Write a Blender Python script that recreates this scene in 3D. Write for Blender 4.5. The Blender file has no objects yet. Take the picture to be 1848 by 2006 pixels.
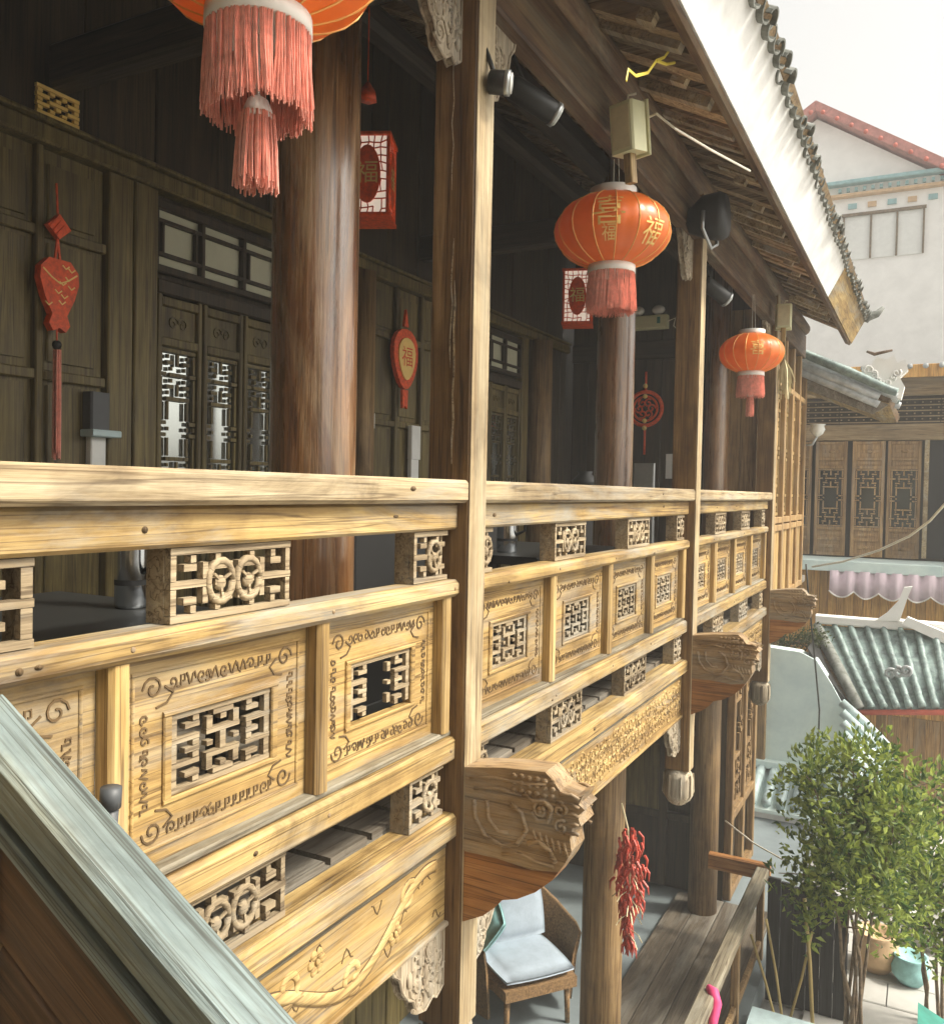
import bpy, math, random
from mathutils import Vector, Matrix
R_ = math.radians
random.seed(7)
scene = bpy.context.scene
# ------------------------------------------------------------------ camera
FPX, CXP, CYP = 1700.0, 924.0, 1002.5          # photograph measured on a 1848 x 2005 grid
VPX, VPY, ROLL = 1818.0, 977.0, 0.020
dY = Vector(((VPX-CXP)/FPX, (VPY-CYP)/FPX, 1)).normalized()
p2 = Vector(((VPX-1000-CXP)/FPX, (VPY-ROLL*1000-CYP)/FPX, 1))
dZ = dY.cross(p2).normalized()
if dZ.y > 0: dZ = -dZ
dX = dY.cross(dZ)
RC = Matrix((dX, dY, dZ)).transposed()          # world -> camera (x right, y down, z forward)
CAM = Vector((1.32, 0, 0.97))
cam_data = bpy.data.cameras.new('camera')
cam = bpy.data.objects.new('camera', cam_data)
scene.collection.objects.link(cam)
m = Matrix((RC[0], -RC[1], -RC[2])).transposed().to_4x4()
m.translation = CAM
cam.matrix_world = m
cam_data.sensor_fit = 'HORIZONTAL'; cam_data.sensor_width = 36
cam_data.lens = FPX/1848*36
cam_data.clip_start = 0.02; cam_data.clip_end = 2000
scene.camera = cam
def ray(px, py): return RC.transposed() @ Vector(((px-CXP)/FPX, (py-CYP)/FPX, 1))
def atX(px, py, X): r = ray(px, py); return CAM + r*((X-CAM.x)/r.x)
def atY(px, py, Y): r = ray(px, py); return CAM + r*((Y-CAM.y)/r.y)
def atZ(px, py, Z): r = ray(px, py); return CAM + r*((Z-CAM.z)/r.z)
# ------------------------------------------------------------------ world, sun, exposure
SUN_EL, SUN_AZ = R_(48), R_(12)                 # azimuth measured from +X towards +Y
sun_dir = Vector((math.cos(SUN_EL)*math.cos(SUN_AZ), math.cos(SUN_EL)*math.sin(SUN_AZ), math.sin(SUN_EL)))
world = bpy.data.worlds.new('World'); scene.world = world; world.use_nodes = True
wn = world.node_tree.nodes; wl = world.node_tree.links; wn.clear()
sky = wn.new('ShaderNodeTexSky'); sky.sky_type = 'NISHITA'; sky.sun_disc = False
sky.sun_elevation = SUN_EL; sky.sun_rotation = math.pi/2 - SUN_AZ
sky.air_density = 1.0; sky.dust_density = 6.0; sky.ozone_density = 1.0
hs = wn.new('ShaderNodeHueSaturation'); hs.inputs['Saturation'].default_value = 0.16
bg = wn.new('ShaderNodeBackground'); bg.inputs['Strength'].default_value = 0.14
wo = wn.new('ShaderNodeOutputWorld')
wl.new(sky.outputs[0], hs.inputs['Color']); wt = wn.new('ShaderNodeMix'); wt.data_type = 'RGBA'; wt.blend_type = 'MULTIPLY'; wt.inputs['Factor'].default_value = 1; wt.inputs['B'].default_value = (1, .97, .90, 1)   # hazy warm white sky
wl.new(hs.outputs[0], wt.inputs['A']); wl.new(wt.outputs[2], bg.inputs['Color']); wl.new(bg.outputs[0], wo.inputs[0])
sl = bpy.data.lights.new('sun', 'SUN'); sl.energy = 2.1; sl.angle = R_(7.0); sl.color = (1, .93, .80)
so = bpy.data.objects.new('sun', sl); scene.collection.objects.link(so)
so.rotation_euler = (-sun_dir).to_track_quat('-Z', 'Y').to_euler(); so.location = (6, 2, 9)
vs = scene.view_settings
vs.view_transform = 'Standard'; vs.look = 'None'; vs.gamma = 1; vs.use_curve_mapping = False
vs.exposure = 1.15

# ------------------------------------------------------------------ helpers
COL = scene.collection
class MB:
    def __init__(s): s.v = []; s.f = []; s.mi = []; s.cur = 0; s.sm = []
    def add(s, vs, fs, smooth=False):
        b = len(s.v); s.v += [tuple(p) for p in vs]
        for f in fs: s.f.append([i+b for i in f]); s.mi.append(s.cur); s.sm.append(smooth)
        return s
    def mat(s, i): s.cur = i; return s
    def box(s, x0, x1, y0, y1, z0, z1):
        s.add([(x0,y0,z0),(x1,y0,z0),(x1,y1,z0),(x0,y1,z0),(x0,y0,z1),(x1,y0,z1),(x1,y1,z1),(x0,y1,z1)],
              [(3,2,1,0),(4,5,6,7),(0,1,5,4),(1,2,6,5),(2,3,7,6),(3,0,4,7)]); return s
    def bbox(s, x0, x1, y0, y1, z0, z1, b=.006, axis=1):
        """box with chamfered long edges along axis (0,1,2)"""
        lo = [x0,y0,z0]; hi = [x1,y1,z1]; a = (axis+1)%3; c = (axis+2)%3
        b = min(b, (hi[a]-lo[a])*.45, (hi[c]-lo[c])*.45)
        ring = [(lo[a]+b,lo[c]),(hi[a]-b,lo[c]),(hi[a],lo[c]+b),(hi[a],hi[c]-b),(hi[a]-b,hi[c]),(lo[a]+b,hi[c]),(lo[a],hi[c]-b),(lo[a],lo[c]+b)]
        vs = []
        for t in (lo[axis], hi[axis]):
            for (p, q) in ring:
                v = [0,0,0]; v[axis] = t; v[a] = p; v[c] = q; vs.append(v)
        fs = [[i,(i+1)%8,8+(i+1)%8,8+i] for i in range(8)] + [list(range(7,-1,-1)), list(range(8,16))]
        s.add(vs, fs); return s
    def tube(s, pts, r, n=6, caps=True, flat=None):
        """sweep; r number or list; flat=(axis vector, factor) squashes the section along that axis"""
        pts = [Vector(p) for p in pts]; k = len(pts)
        rs = r if isinstance(r, (list, tuple)) else [r]*k
        vs = []; up = None
        for i in range(k):
            t = (pts[min(i+1,k-1)] - pts[max(i-1,0)])
            if t.length < 1e-9: t = Vector((0,0,1))
            t.normalize()
            if up is None:
                up = Vector((0,0,1)) if abs(t.z) < .9 else Vector((1,0,0))
            a = t.cross(up)
            if a.length < 1e-4: a = t.cross(Vector((1,.3,.2)))
            a.normalize(); b = t.cross(a); b.normalize(); up = -b if b.dot(up) < 0 else b
            b = up; a = t.cross(b).normalized()
            for j in range(n):
                th = 2*math.pi*j/n + math.pi/n
                o = a*math.cos(th)*rs[i] + b*math.sin(th)*rs[i]
                if flat: o = o - flat[0]*(o.dot(flat[0])*(1-flat[1]))
                vs.append(pts[i]+o)
        fs = [[i*n+j, i*n+(j+1)%n, (i+1)*n+(j+1)%n, (i+1)*n+j] for i in range(k-1) for j in range(n)]
        if caps: fs += [list(range(n-1,-1,-1)), [(k-1)*n+j for j in range(n)]]
        s.add(vs, fs, n > 5); return s
    def lathe(s, prof, c=(0,0,0), n=24, lobes=0, amp=0, caps=True):
        vs = []
        for (r, z) in prof:
            for j in range(n):
                th = 2*math.pi*j/n
                k = 1 - (amp*(1-abs(math.cos(lobes*th/2))) if lobes else 0)
                vs.append((c[0]+r*k*math.cos(th), c[1]+r*k*math.sin(th), c[2]+z))
        k = len(prof)
        fs = [[i*n+j, i*n+(j+1)%n, (i+1)*n+(j+1)%n, (i+1)*n+j] for i in range(k-1) for j in range(n)]
        if caps: fs += [list(range(n-1,-1,-1)), [(k-1)*n+j for j in range(n)]]
        s.add(vs, fs, True); return s
    def prism(s, poly, axis, a0, a1):
        """poly of 2D points in the two other axes (cyclic order), extruded along axis"""
        o = [(1,2),(0,2),(0,1)][axis]; n = len(poly); vs = []
        for a in (a0, a1):
            for (p, q) in poly:
                v = [0,0,0]; v[axis] = a; v[o[0]] = p; v[o[1]] = q; vs.append(v)
        area = sum(poly[i][0]*poly[(i+1)%n][1]-poly[(i+1)%n][0]*poly[i][1] for i in range(n))
        fs = [[i,(i+1)%n,n+(i+1)%n,n+i] for i in range(n)] + [list(range(n-1,-1,-1)), list(range(n,2*n))]
        if (area < 0) != (axis == 1): fs = [f[::-1] for f in fs]
        s.add(vs, fs); return s
    def sphere(s, c, r, n=10, m_=7, sx=1, sy=1, sz=1):
        prof = [(max(1e-4, math.sin(math.pi*i/m_)), -math.cos(math.pi*i/m_)) for i in range(m_+1)]
        b = len(s.v); s.lathe(prof, n=n, caps=False)
        for i in range(b, len(s.v)):
            v = s.v[i]; s.v[i] = (c[0]+v[0]*r*sx, c[1]+v[1]*r*sy, c[2]+v[2]*r*sz)
        return s
    def xf(s, M, b=0):
        for i in range(b, len(s.v)): s.v[i] = tuple(M @ Vector(s.v[i]))
        return s
    def mesh(s, name, mats):
        me = bpy.data.meshes.new(name); me.from_pydata(s.v, [], s.f)
        if not isinstance(mats, (list, tuple)): mats = [mats]
        for mt in mats: me.materials.append(mt)
        for p, i, sm in zip(me.polygons, s.mi, s.sm): p.material_index = i; p.use_smooth = sm
        me.update(); return me
    def build(s, name, mats, parent=None, loc=(0,0,0)):
        return put(name, s.mesh(name, mats), parent, loc)
ROOT = {}
def put(name, me, parent=None, loc=(0,0,0), rot=None):
    o = bpy.data.objects.new(name, me); COL.objects.link(o); o.location = loc
    if rot is not None: o.rotation_euler = rot
    if parent is not None:
        o.parent = parent
        if parent.name in ROOT: o.matrix_parent_inverse = Matrix.Translation(-ROOT[parent.name])
    return o
def tag(o, label, cat, group=None, kind=None):
    o['label'] = label
    if cat: o['category'] = cat
    if group: o['group'] = group
    if kind: o['kind'] = kind
    return o
def thing(name, label, cat, loc=(0,0,0), group=None):
    """empty; its parts are meshed in world coordinates"""
    o = bpy.data.objects.new(name, None); COL.objects.link(o); o.location = loc; o.empty_display_size = .1
    ROOT[o.name] = Vector(loc); return tag(o, label, cat, group)
def local_thing(name, label, cat, loc, rz=0, group=None):
    """empty; its parts are meshed around its own origin"""
    o = bpy.data.objects.new(name, None); COL.objects.link(o); o.location = loc; o.rotation_euler = (0,0,rz); o.empty_display_size = .1
    return tag(o, label, cat, group)
def dup(o, loc, rz=None, label=None, scale=None):
    c = o.copy(); COL.objects.link(c); c.location = loc
    if rz is not None: c.rotation_euler = (0,0,rz)
    if scale: c.scale = (scale,)*3
    if label: c['label'] = label
    for ch in list(o.children):
        d = ch.copy(); COL.objects.link(d); d.parent = c
        for g in list(ch.children):
            e = g.copy(); COL.objects.link(e); e.parent = d
    return c
def structure(o): o['kind'] = 'structure'; return o

# ------------------------------------------------------------------ materials
def new_mat(name):
    mt = bpy.data.materials.new(name); mt.use_nodes = True
    return mt, mt.node_tree.nodes, mt.node_tree.links, mt.node_tree.nodes['Principled BSDF']
def setp(b, **k):
    for n, v in k.items():
        if n in b.inputs: b.inputs[n].default_value = v
def ramp(nodes, stops):
    r = nodes.new('ShaderNodeValToRGB'); e = r.color_ramp.elements
    while len(e) > 1: e.remove(e[-1])
    e[0].position = stops[0][0]; e[0].color = (*stops[0][1], 1)
    for p, c in stops[1:]:
        x = e.new(p); x.color = (*c, 1)
    return r
def coords(n, l, scale, world=True):
    mp = n.new('ShaderNodeMapping'); mp.inputs['Scale'].default_value = scale
    if world:
        g = n.new('ShaderNodeNewGeometry'); oi = n.new('ShaderNodeObjectInfo')
        mul = n.new('ShaderNodeMath'); mul.operation = 'MULTIPLY'; mul.inputs[1].default_value = 17.3
        l.new(oi.outputs['Random'], mul.inputs[0])
        ad = n.new('ShaderNodeVectorMath'); ad.operation = 'ADD'
        l.new(g.outputs['Position'], ad.inputs[0]); l.new(mul.outputs[0], ad.inputs[1]); l.new(ad.outputs[0], mp.inputs['Vector'])
    else:
        tc = n.new('ShaderNodeTexCoord'); l.new(tc.outputs['Object'], mp.inputs['Vector'])
    return mp
def noise(n, l, vec, scale=1, detail=5, rough=.6, dist=0):
    t = n.new('ShaderNodeTexNoise'); t.inputs['Scale'].default_value = scale; t.inputs['Detail'].default_value = detail
    t.inputs['Roughness'].default_value = rough; t.inputs['Distortion'].default_value = dist
    l.new(vec.outputs[0], t.inputs['Vector']); return t
def mixc(n, l, a, b, fac, mode='MIX'):
    x = n.new('ShaderNodeMix'); x.data_type = 'RGBA'; x.blend_type = mode
    for sock, v in ((x.inputs['A'], a), (x.inputs['B'], b), (x.inputs['Factor'], fac)):
        if hasattr(v, 'outputs'): l.new(v.outputs[2] if v.bl_idname == 'ShaderNodeMix' else v.outputs[0], sock)
        elif isinstance(v, (int, float)): sock.default_value = v
        else: sock.default_value = (*v, 1)
    return x
def wood(name, dark, mid, light, axis=1, rough=.65, bump=.25, stain=.35, grey=None, greyamt=.35, coat=0, world=True, sc=1.0, vary=.24, crack=.75):
    mt, n, l, b = new_mat(name)
    s1 = [16*sc]*3; s1[axis] = 1.1*sc
    s2 = [75*sc]*3; s2[axis] = 3.0*sc
    v1 = coords(n, l, s1, world); v2 = coords(n, l, s2, world); v3 = coords(n, l, (2.3,)*3, world)
    n1 = noise(n, l, v1, 1, 6, .62, .9); n2 = noise(n, l, v2, 1, 3, .6, .2); n3 = noise(n, l, v3, 1, 5, .65, .4)
    r1 = ramp(n, [(.28, dark), (.5, mid), (.74, light)]); l.new(n1.outputs[0], r1.inputs[0])
    r2 = ramp(n, [(.33, (.36,.30,.24)), (.52, (1,1,1))]); l.new(n2.outputs[0], r2.inputs[0])
    c = mixc(n, l, r1, r2, .55, 'MULTIPLY')
    r3 = ramp(n, [(.36, (.45,.40,.34)), (.56, (1,1,1))]); l.new(n3.outputs[0], r3.inputs[0])
    c = mixc(n, l, c, r3, stain, 'MULTIPLY')
    s5 = [34*sc]*3; s5[axis] = .55*sc
    v5 = coords(n, l, s5, world); n5 = noise(n, l, v5, 1, 2, .5, .35)
    r5 = ramp(n, [(.478, (1,1,1)), (.494, (.30,.25,.20)), (.506, (.30,.25,.20)), (.522, (1,1,1))]); l.new(n5.outputs[0], r5.inputs[0])
    c = mixc(n, l, c, r5, crack, 'MULTIPLY')
    v6 = coords(n, l, [3.2 if i != axis else 1.1 for i in range(3)], world); n6 = noise(n, l, v6, 1, 7, .72, 1.2)
    r6 = ramp(n, [(.30, (.34,.30,.26)), (.45, (.86,.84,.82)), (.60, (1,1,1)), (.75, (1.0,.93,.80))]); l.new(n6.outputs[0], r6.inputs[0])
    c = mixc(n, l, c, r6, stain*1.3 if stain*1.3 < 1 else 1, 'MULTIPLY')
    if grey:
        v4 = coords(n, l, [5.5 if i != axis else 1.0 for i in range(3)], world)
        n4 = noise(n, l, v4, 1, 6, .7, .6)
        r4 = ramp(n, [(.48, (0,0,0)), (.68, (greyamt,)*3)]); l.new(n4.outputs[0], r4.inputs[0])
        c = mixc(n, l, c, grey, r4)
    oi = n.new('ShaderNodeObjectInfo'); rv = ramp(n, [(0, (1-vary,)*3), (1, (1+vary*.6,)*3)]); l.new(oi.outputs['Random'], rv.inputs[0])
    c = mixc(n, l, c, rv, 1.0, 'MULTIPLY')
    l.new(c.outputs[2], b.inputs['Base Color'])
    bp = n.new('ShaderNodeBump'); bp.inputs['Strength'].default_value = bump; bp.inputs['Distance'].default_value = .01
    ad = n.new('ShaderNodeMath'); ad.operation = 'ADD'; l.new(n1.outputs[0], ad.inputs[0]); l.new(n2.outputs[0], ad.inputs[1])
    l.new(ad.outputs[0], bp.inputs['Height']); l.new(bp.outputs[0], b.inputs['Normal'])
    mr = n.new('ShaderNodeMapRange'); mr.inputs[3].default_value = rough-.12; mr.inputs[4].default_value = min(1, rough+.15)
    l.new(n3.outputs[0], mr.inputs[0]); l.new(mr.outputs[0], b.inputs['Roughness'])
    if coat:
        setp(b, **{'Coat Weight': coat, 'Coat IOR': 1.9})
        cm = n.new('ShaderNodeMapRange'); cm.inputs[1].default_value = .35; cm.inputs[2].default_value = .65; cm.inputs[3].default_value = .08; cm.inputs[4].default_value = .55
        l.new(n1.outputs[0], cm.inputs[0]); l.new(cm.outputs[0], b.inputs['Coat Roughness'])
    return mt
def plain(name, col, rough=.5, metal=0, var=.12, nscale=9, bump=0, dark=None, **kw):
    mt, n, l, b = new_mat(name)
    v = coords(n, l, (nscale,)*3); t = noise(n, l, v, 1, 5, .65, .3)
    d = dark or tuple(x*(1-2*var) for x in col)
    r = ramp(n, [(.32, d), (.62, col)]); l.new(t.outputs[0], r.inputs[0]); l.new(r.outputs[0], b.inputs['Base Color'])
    setp(b, Roughness=rough, Metallic=metal, **kw)
    if bump:
        bp = n.new('ShaderNodeBump'); bp.inputs['Strength'].default_value = bump; bp.inputs['Distance'].default_value = .01
        l.new(t.outputs[0], bp.inputs['Height']); l.new(bp.outputs[0], b.inputs['Normal'])
    return mt
def leafmat(name, a, b_):
    mt, n, l, b = new_mat(name)
    v = coords(n, l, (9,)*3); t = noise(n, l, v, 1, 4, .7)
    g = n.new('ShaderNodeNewGeometry'); mx = n.new('ShaderNodeMath'); mx.operation = 'ADD'; mx.inputs[1].default_value = 0
    md = n.new('ShaderNodeMath'); md.operation = 'MULTIPLY_ADD'; md.inputs[1].default_value = .5; md.inputs[2].default_value = -.25
    l.new(g.outputs['Random Per Island'], md.inputs[0]); l.new(t.outputs[0], mx.inputs[0]); l.new(md.outputs[0], mx.inputs[1])
    r = ramp(n, [(.3, a), (.7, b_)]); l.new(mx.outputs[0], r.inputs[0]); l.new(r.outputs[0], b.inputs['Base Color'])
    tr = n.new('ShaderNodeBsdfTranslucent'); l.new(r.outputs[0], tr.inputs[0])
    ms = n.new('ShaderNodeMixShader'); ms.inputs[0].default_value = .45
    setp(b, Roughness=.45)
    out = n['Material Output']; l.new(b.outputs[0], ms.inputs[1]); l.new(tr.outputs[0], ms.inputs[2]); l.new(ms.outputs[0], out.inputs[0])
    return mt
Y_D, Y_M, Y_L = (.235,.135,.042), (.42,.275,.092), (.54,.39,.165)
GREY = (.30,.29,.25)
PALE = ((.34,.24,.125), (.50,.39,.225), (.62,.52,.345))
M = dict(
 panel = wood('panel wood', Y_D, Y_M, Y_L, 1, .66, .25, .6, GREY, .6),
 rail = wood('rail wood', Y_D, (.44,.30,.108), (.56,.425,.20), 1, .66, .3, .7, GREY, .8),
 handrail = wood('handrail wood', *PALE, 1, .64, .3, .7, (.40,.385,.33), .7),
 stile = wood('stile wood', (.27,.16,.05), (.47,.31,.11), (.58,.42,.19), 2, .6, .2, .3, GREY, .25),
 post = wood('post wood', (.28,.15,.055), (.44,.27,.10), (.58,.42,.21), 2, .6, .3, .4, (.42,.36,.26), .35),
 post_shade = wood('shaded post wood', (.11,.055,.018), (.22,.125,.042), (.34,.21,.085), 2, .55, .3, .5),  # side faces of the posts, their shade put into the colour
 post_lit = wood('sunlit post wood', *PALE, 2, .6, .25, .6, (.42,.36,.24), .6),  # outer post face, sunlight painted in as a paler wood
 fret = wood('fret wood', (.20,.15,.09), (.36,.28,.17), (.48,.40,.27), 1, .75, .3, .35, GREY, .7),
 groove = plain('carved line wood', (.13,.078,.030), .75, var=.2),  # dark strips paint groove shadow and grime; the knots share this tone
 relief = wood('relief wood', (.30,.18,.06), (.50,.34,.13), (.66,.50,.24), 1, .65, .2, .3),
 bracket = wood('bracket wood', (.17,.105,.045), (.34,.225,.11), (.48,.35,.20), 0, .68, .4, .55, (.32,.30,.25), .7),
 bracket_low = wood('bracket lower wood', (.22,.085,.022), (.38,.17,.05), (.50,.27,.10), 0, .55, .3, .5),
 drop = wood('drop carving wood', (.22,.17,.11), (.40,.33,.23), (.52,.46,.34), 2, .75, .3, .3, GREY, .6),
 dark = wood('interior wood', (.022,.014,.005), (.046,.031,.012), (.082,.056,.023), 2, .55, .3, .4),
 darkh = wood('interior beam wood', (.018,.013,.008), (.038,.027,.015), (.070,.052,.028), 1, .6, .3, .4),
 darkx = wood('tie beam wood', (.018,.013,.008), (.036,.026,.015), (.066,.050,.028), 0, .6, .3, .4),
 wallw = wood('wall panel wood', (.070,.052,.015), (.150,.114,.036), (.24,.19,.068), 2, .5, .25, .35),
 column = wood('lacquered column', (.11,.042,.012), (.28,.125,.036), (.50,.27,.095), 2, .38, .5, .6, (.46,.33,.19), .6, coat=1.0),
 lowcol = wood('lower column wood', (.15,.085,.03), (.30,.19,.08), (.42,.29,.14), 2, .6, .3, .5),
 rafter = wood('rafter wood', (.20,.125,.060), (.38,.265,.14), (.58,.46,.28), 0, .7, .3, .4, vary=.75),
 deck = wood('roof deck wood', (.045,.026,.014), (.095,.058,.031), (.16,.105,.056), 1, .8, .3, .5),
 arch = wood('architrave wood', (.085,.042,.020), (.17,.095,.045), (.30,.20,.10), 1, .6, .35, .5, (.30,.28,.2), .5),
 farw = wood('far door wood', (.26,.145,.058), (.45,.275,.118), (.58,.39,.19), 2, .6, .2, .35, GREY, .4),
 farh = wood('far beam wood', (.27,.18,.09), (.44,.31,.165), (.55,.42,.25), 0, .6, .2, .35, GREY, .4),
 orange = wood('orange board wood', (.52,.26,.07), (.74,.41,.115), (.82,.51,.17), 2, .6, .2, .3),
 greywood = wood('weathered grey rail', (.095,.125,.125), (.20,.255,.255), (.31,.365,.355), 0, .7, .6, .5, (.20,.19,.11), .6, world=False),
 brownb = wood('stair board wood', (.045,.024,.012), (.11,.058,.026), (.20,.11,.045), 0, .5, .3, .5, world=False),
 floorw = wood('floor boards', (.10,.085,.065), (.19,.165,.13), (.28,.25,.20), 1, .6, .3, .5, GREY, .6),
 walk = wood('walkway wood', (.055,.044,.030), (.115,.092,.064), (.18,.15,.11), 1, .6, .3, .5, GREY, .4),
 greyrail = wood('grey rail wood', (.13,.11,.07), (.25,.215,.145), (.36,.32,.23), 1, .7, .3, .5, (.28,.27,.22), .7),
 white = plain('white fascia paint', (.84,.84,.82), .55, var=.09, nscale=4),
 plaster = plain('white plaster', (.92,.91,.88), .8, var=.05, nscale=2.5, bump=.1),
 shadeplaster = plain('lime washed wall', (.72,.84,.80), .85, var=.09, nscale=1.6, bump=.15, dark=(.54,.66,.66)),  # bluish skylit shade is mixed into the whitewash colour
 tile = plain('grey clay tile', (.22,.23,.21), .75, var=.3, nscale=11, bump=.3, dark=(.085,.09,.075)),
 gtile = plain('blue green tile', (.27,.36,.34), .5, var=.25, nscale=9, bump=.4, dark=(.10,.13,.13)),
 paletile = plain('pale blue tile', (.50,.62,.62), .5, var=.2, nscale=8, bump=.3),
 silver = plain('pale worn tile', (.50,.53,.54), .4, var=.2, nscale=9, bump=.2),
 redtrim = plain('red trim paint', (.56,.12,.075), .6, var=.12),
 pinktile = plain('faded red tile', (.52,.20,.17), .7, var=.2, nscale=5),
 tealtrim = plain('teal trim paint', (.30,.50,.52), .6),
 ochre = plain('ochre trim paint', (.62,.42,.24), .6),
 silk = plain('red lantern silk', (.90,.21,.032), .36, var=.1, nscale=6, **{'Coat Weight': .5, 'Coat Roughness': .32}),
 gold = plain('gold print', (.92,.64,.20), .4, metal=.1, var=.08),
 goldrib = plain('gold rib', (.85,.45,.12), .4, metal=.2, var=.06),
 collar = plain('white collar paper', (.84,.80,.74), .5, var=.06),
 fringe = plain('salmon fringe thread', (.92,.42,.33), .6, var=.15, nscale=40),
 redcloth = plain('red ornament cloth', (.86,.10,.015), .5, var=.2, nscale=40),
 black = plain('black metal', (.016,.017,.016), .48, var=.1),
 blackm = plain('black matt', (.010,.010,.010), .6, var=.1),
 dull = plain('dark grey plastic', (.075,.08,.085), .5, var=.1),
 cream = plain('cream plastic', (.62,.61,.38), .5, var=.05),
 offwhite = plain('off white plastic', (.78,.79,.76), .4, var=.04),
 glow = plain('lamp lens', (.75,.76,.72), .15, var=.03),
 steel = plain('galvanised steel', (.45,.47,.47), .35, metal=.7, var=.1),
 chrome = plain('polished steel', (.72,.76,.80), .18, metal=1, var=.04),
 paper = plain('window paper', (.56,.56,.42), .8, var=.06, nscale=4),
 rope = plain('pale rope', (.74,.70,.58), .8, var=.1, nscale=50),
 yellow = plain('yellow ribbon', (.78,.62,.06), .5, var=.05),
 wicker = plain('brown wicker', (.30,.18,.08), .6, var=.3, nscale=60, bump=.6, dark=(.11,.062,.026)),
 blue = plain('pale blue cushion', (.33,.39,.45), .85, var=.07, nscale=12, bump=.1),
 teal = plain('turquoise cloth', (.32,.60,.60), .8, var=.15, nscale=9),
 chilli = plain('dried chilli', (.55,.075,.045), .5, var=.25, nscale=25),
 straw = plain('straw tie', (.66,.58,.36), .8, var=.1),
 awning = plain('lilac awning cloth', (.74,.60,.66), .85, var=.07, nscale=4),
 stone = plain('pale paving stone', (.46,.45,.42), .85, var=.12, nscale=1.5, bump=.2),
 grout = plain('courtyard bed', (.30,.29,.27), .9, var=.15, nscale=3),
 slab = plain('lower floor slab', (.19,.225,.235), .6, var=.15, nscale=2),
 pink = plain('pink ribbon', (.75,.06,.20), .6, var=.1),
 green = plain('green tarpaulin', (.03,.22,.17), .6, var=.15),
 pale = plain('pale blue board', (.52,.66,.68), .6, var=.08),
 bark = plain('grey bark', (.22,.16,.10), .85, var=.3, nscale=18, bump=.5),
 bamboo = plain('bamboo cane', (.50,.38,.15), .5, var=.12),
 leaf = leafmat('leaf', (.055,.115,.028), (.36,.43,.085)),
 moss = leafmat('roof plant', (.03,.05,.015), (.09,.11,.04)),
 darkboard = wood('dark fence boards', (.012,.012,.012), (.024,.025,.026), (.045,.047,.050), 2, .6, .2, .4),
)
def glass(name, col=(.16,.18,.17), rough=.06, metal=.85):
    mt, n, l, b = new_mat(name); setp(b, **{'Base Color': (*col,1), 'Roughness': rough, 'Metallic': metal}); 
    v = coords(n, l, (3,)*3); t = noise(n, l, v, 1, 2, .5); bp = n.new('ShaderNodeBump'); bp.inputs['Strength'].default_value = .05
    l.new(t.outputs[0], bp.inputs['Height']); l.new(bp.outputs[0], b.inputs['Normal']); return mt
M['glass'] = glass('reflecting window glass', (.62,.66,.64))
M['lit'] = plain('lit lamp pane', (.80,.72,.60), .6, var=.05)
_b = M['lit'].node_tree.nodes['Principled BSDF']; _b.inputs['Emission Color'].default_value = (1,.86,.70,1); _b.inputs['Emission Strength'].default_value = .22
_n = M['silk'].node_tree.nodes; _l = M['silk'].node_tree.links; _p = _n['Principled BSDF']
_t = _n.new('ShaderNodeBsdfTranslucent'); _t.inputs[0].default_value = (1,.42,.07,1); _m = _n.new('ShaderNodeMixShader'); _m.inputs[0].default_value = .38
_l.new(_p.outputs[0], _m.inputs[1]); _l.new(_t.outputs[0], _m.inputs[2]); _l.new(_m.outputs[0], _n['Material Output'].inputs[0])
M['dglass'] = glass('dark window glass', (.10,.12,.12), .12)

# ------------------------------------------------------------------ pattern helpers
def mirror(q):
    top = [r + r[-2::-1] for r in q]; return top + top[-2::-1]
FRET = mirror(["########","#..#..##","#.##.#.#","#....#..","####.###","#..#...#","#.##.#.#"])
BLOCK = mirror(["###########","#..#...#...","#.##.#.###.","#....#.....","######.#..."])
DOORL = mirror(["######","#.#..#","#.##.#","#..#..","##.###","#..#..","#.##.#","#.#..#","#.####","#.#...","#.#...","#.#...","##....","#.#..."])
CHECK = mirror(["#######","#.#.#.#","#######","#.#.#.#","#######"])
def runs(bm):
    R = len(bm); Cn = len(bm[0]); used = set(); out = []
    for r in range(R):
        c = 0
        while c < Cn:
            if bm[r][c] == '#':
                e = c
                while e+1 < Cn and bm[r][e+1] == '#': e += 1
                if e > c:
                    out.append((r, r, c, e)); used |= {(r, k) for k in range(c, e+1)}
                c = e
            c += 1
    for c in range(Cn):
        r = 0
        while r < R:
            if bm[r][c] == '#' and (r, c) not in used:
                e = r
                while e+1 < R and bm[e+1][c] == '#' and (e+1, c) not in used: e += 1
                out.append((r, e, c, c)); r = e
            r += 1
    return out
def fretwork(mb, bm, a0, a1, z0, z1, t0, t1, axis=0, bar=.8, skip=None):
    """bars of a bitmap lattice in the plane normal to axis (0: a is Y, 1: a is X)"""
    R = len(bm); Cn = len(bm[0]); dw = (a1-a0)/Cn; dh = (z1-z0)/R
    for (r0, r1, c0, c1) in runs(bm):
        if skip and skip((c0+c1)/2/Cn, (r0+r1)/2/R): continue
        ia = dw*(1-bar)/2 if c0 == c1 else 0; ib = dh*(1-bar)/2 if r0 == r1 else 0
        p, q = a0+c0*dw+ia, a0+(c1+1)*dw-ia; u, w = z1-(r1+1)*dh+ib, z1-r0*dh-ib
        e = .0012 if r0 == r1 else 0
        if axis == 0: mb.box(t0-e, t1+e, p, q, u, w)
        else: mb.box(p, q, t0-e, t1+e, u, w)
def spiral(cx, cy, r0, turns, a0, sgn=1, n=14):
    return [(cx + r0*(1-i/n*.82)*math.cos(a0+sgn*turns*2*math.pi*i/n), cy + r0*(1-i/n*.82)*math.sin(a0+sgn*turns*2*math.pi*i/n)) for i in range(n+1)]
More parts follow.
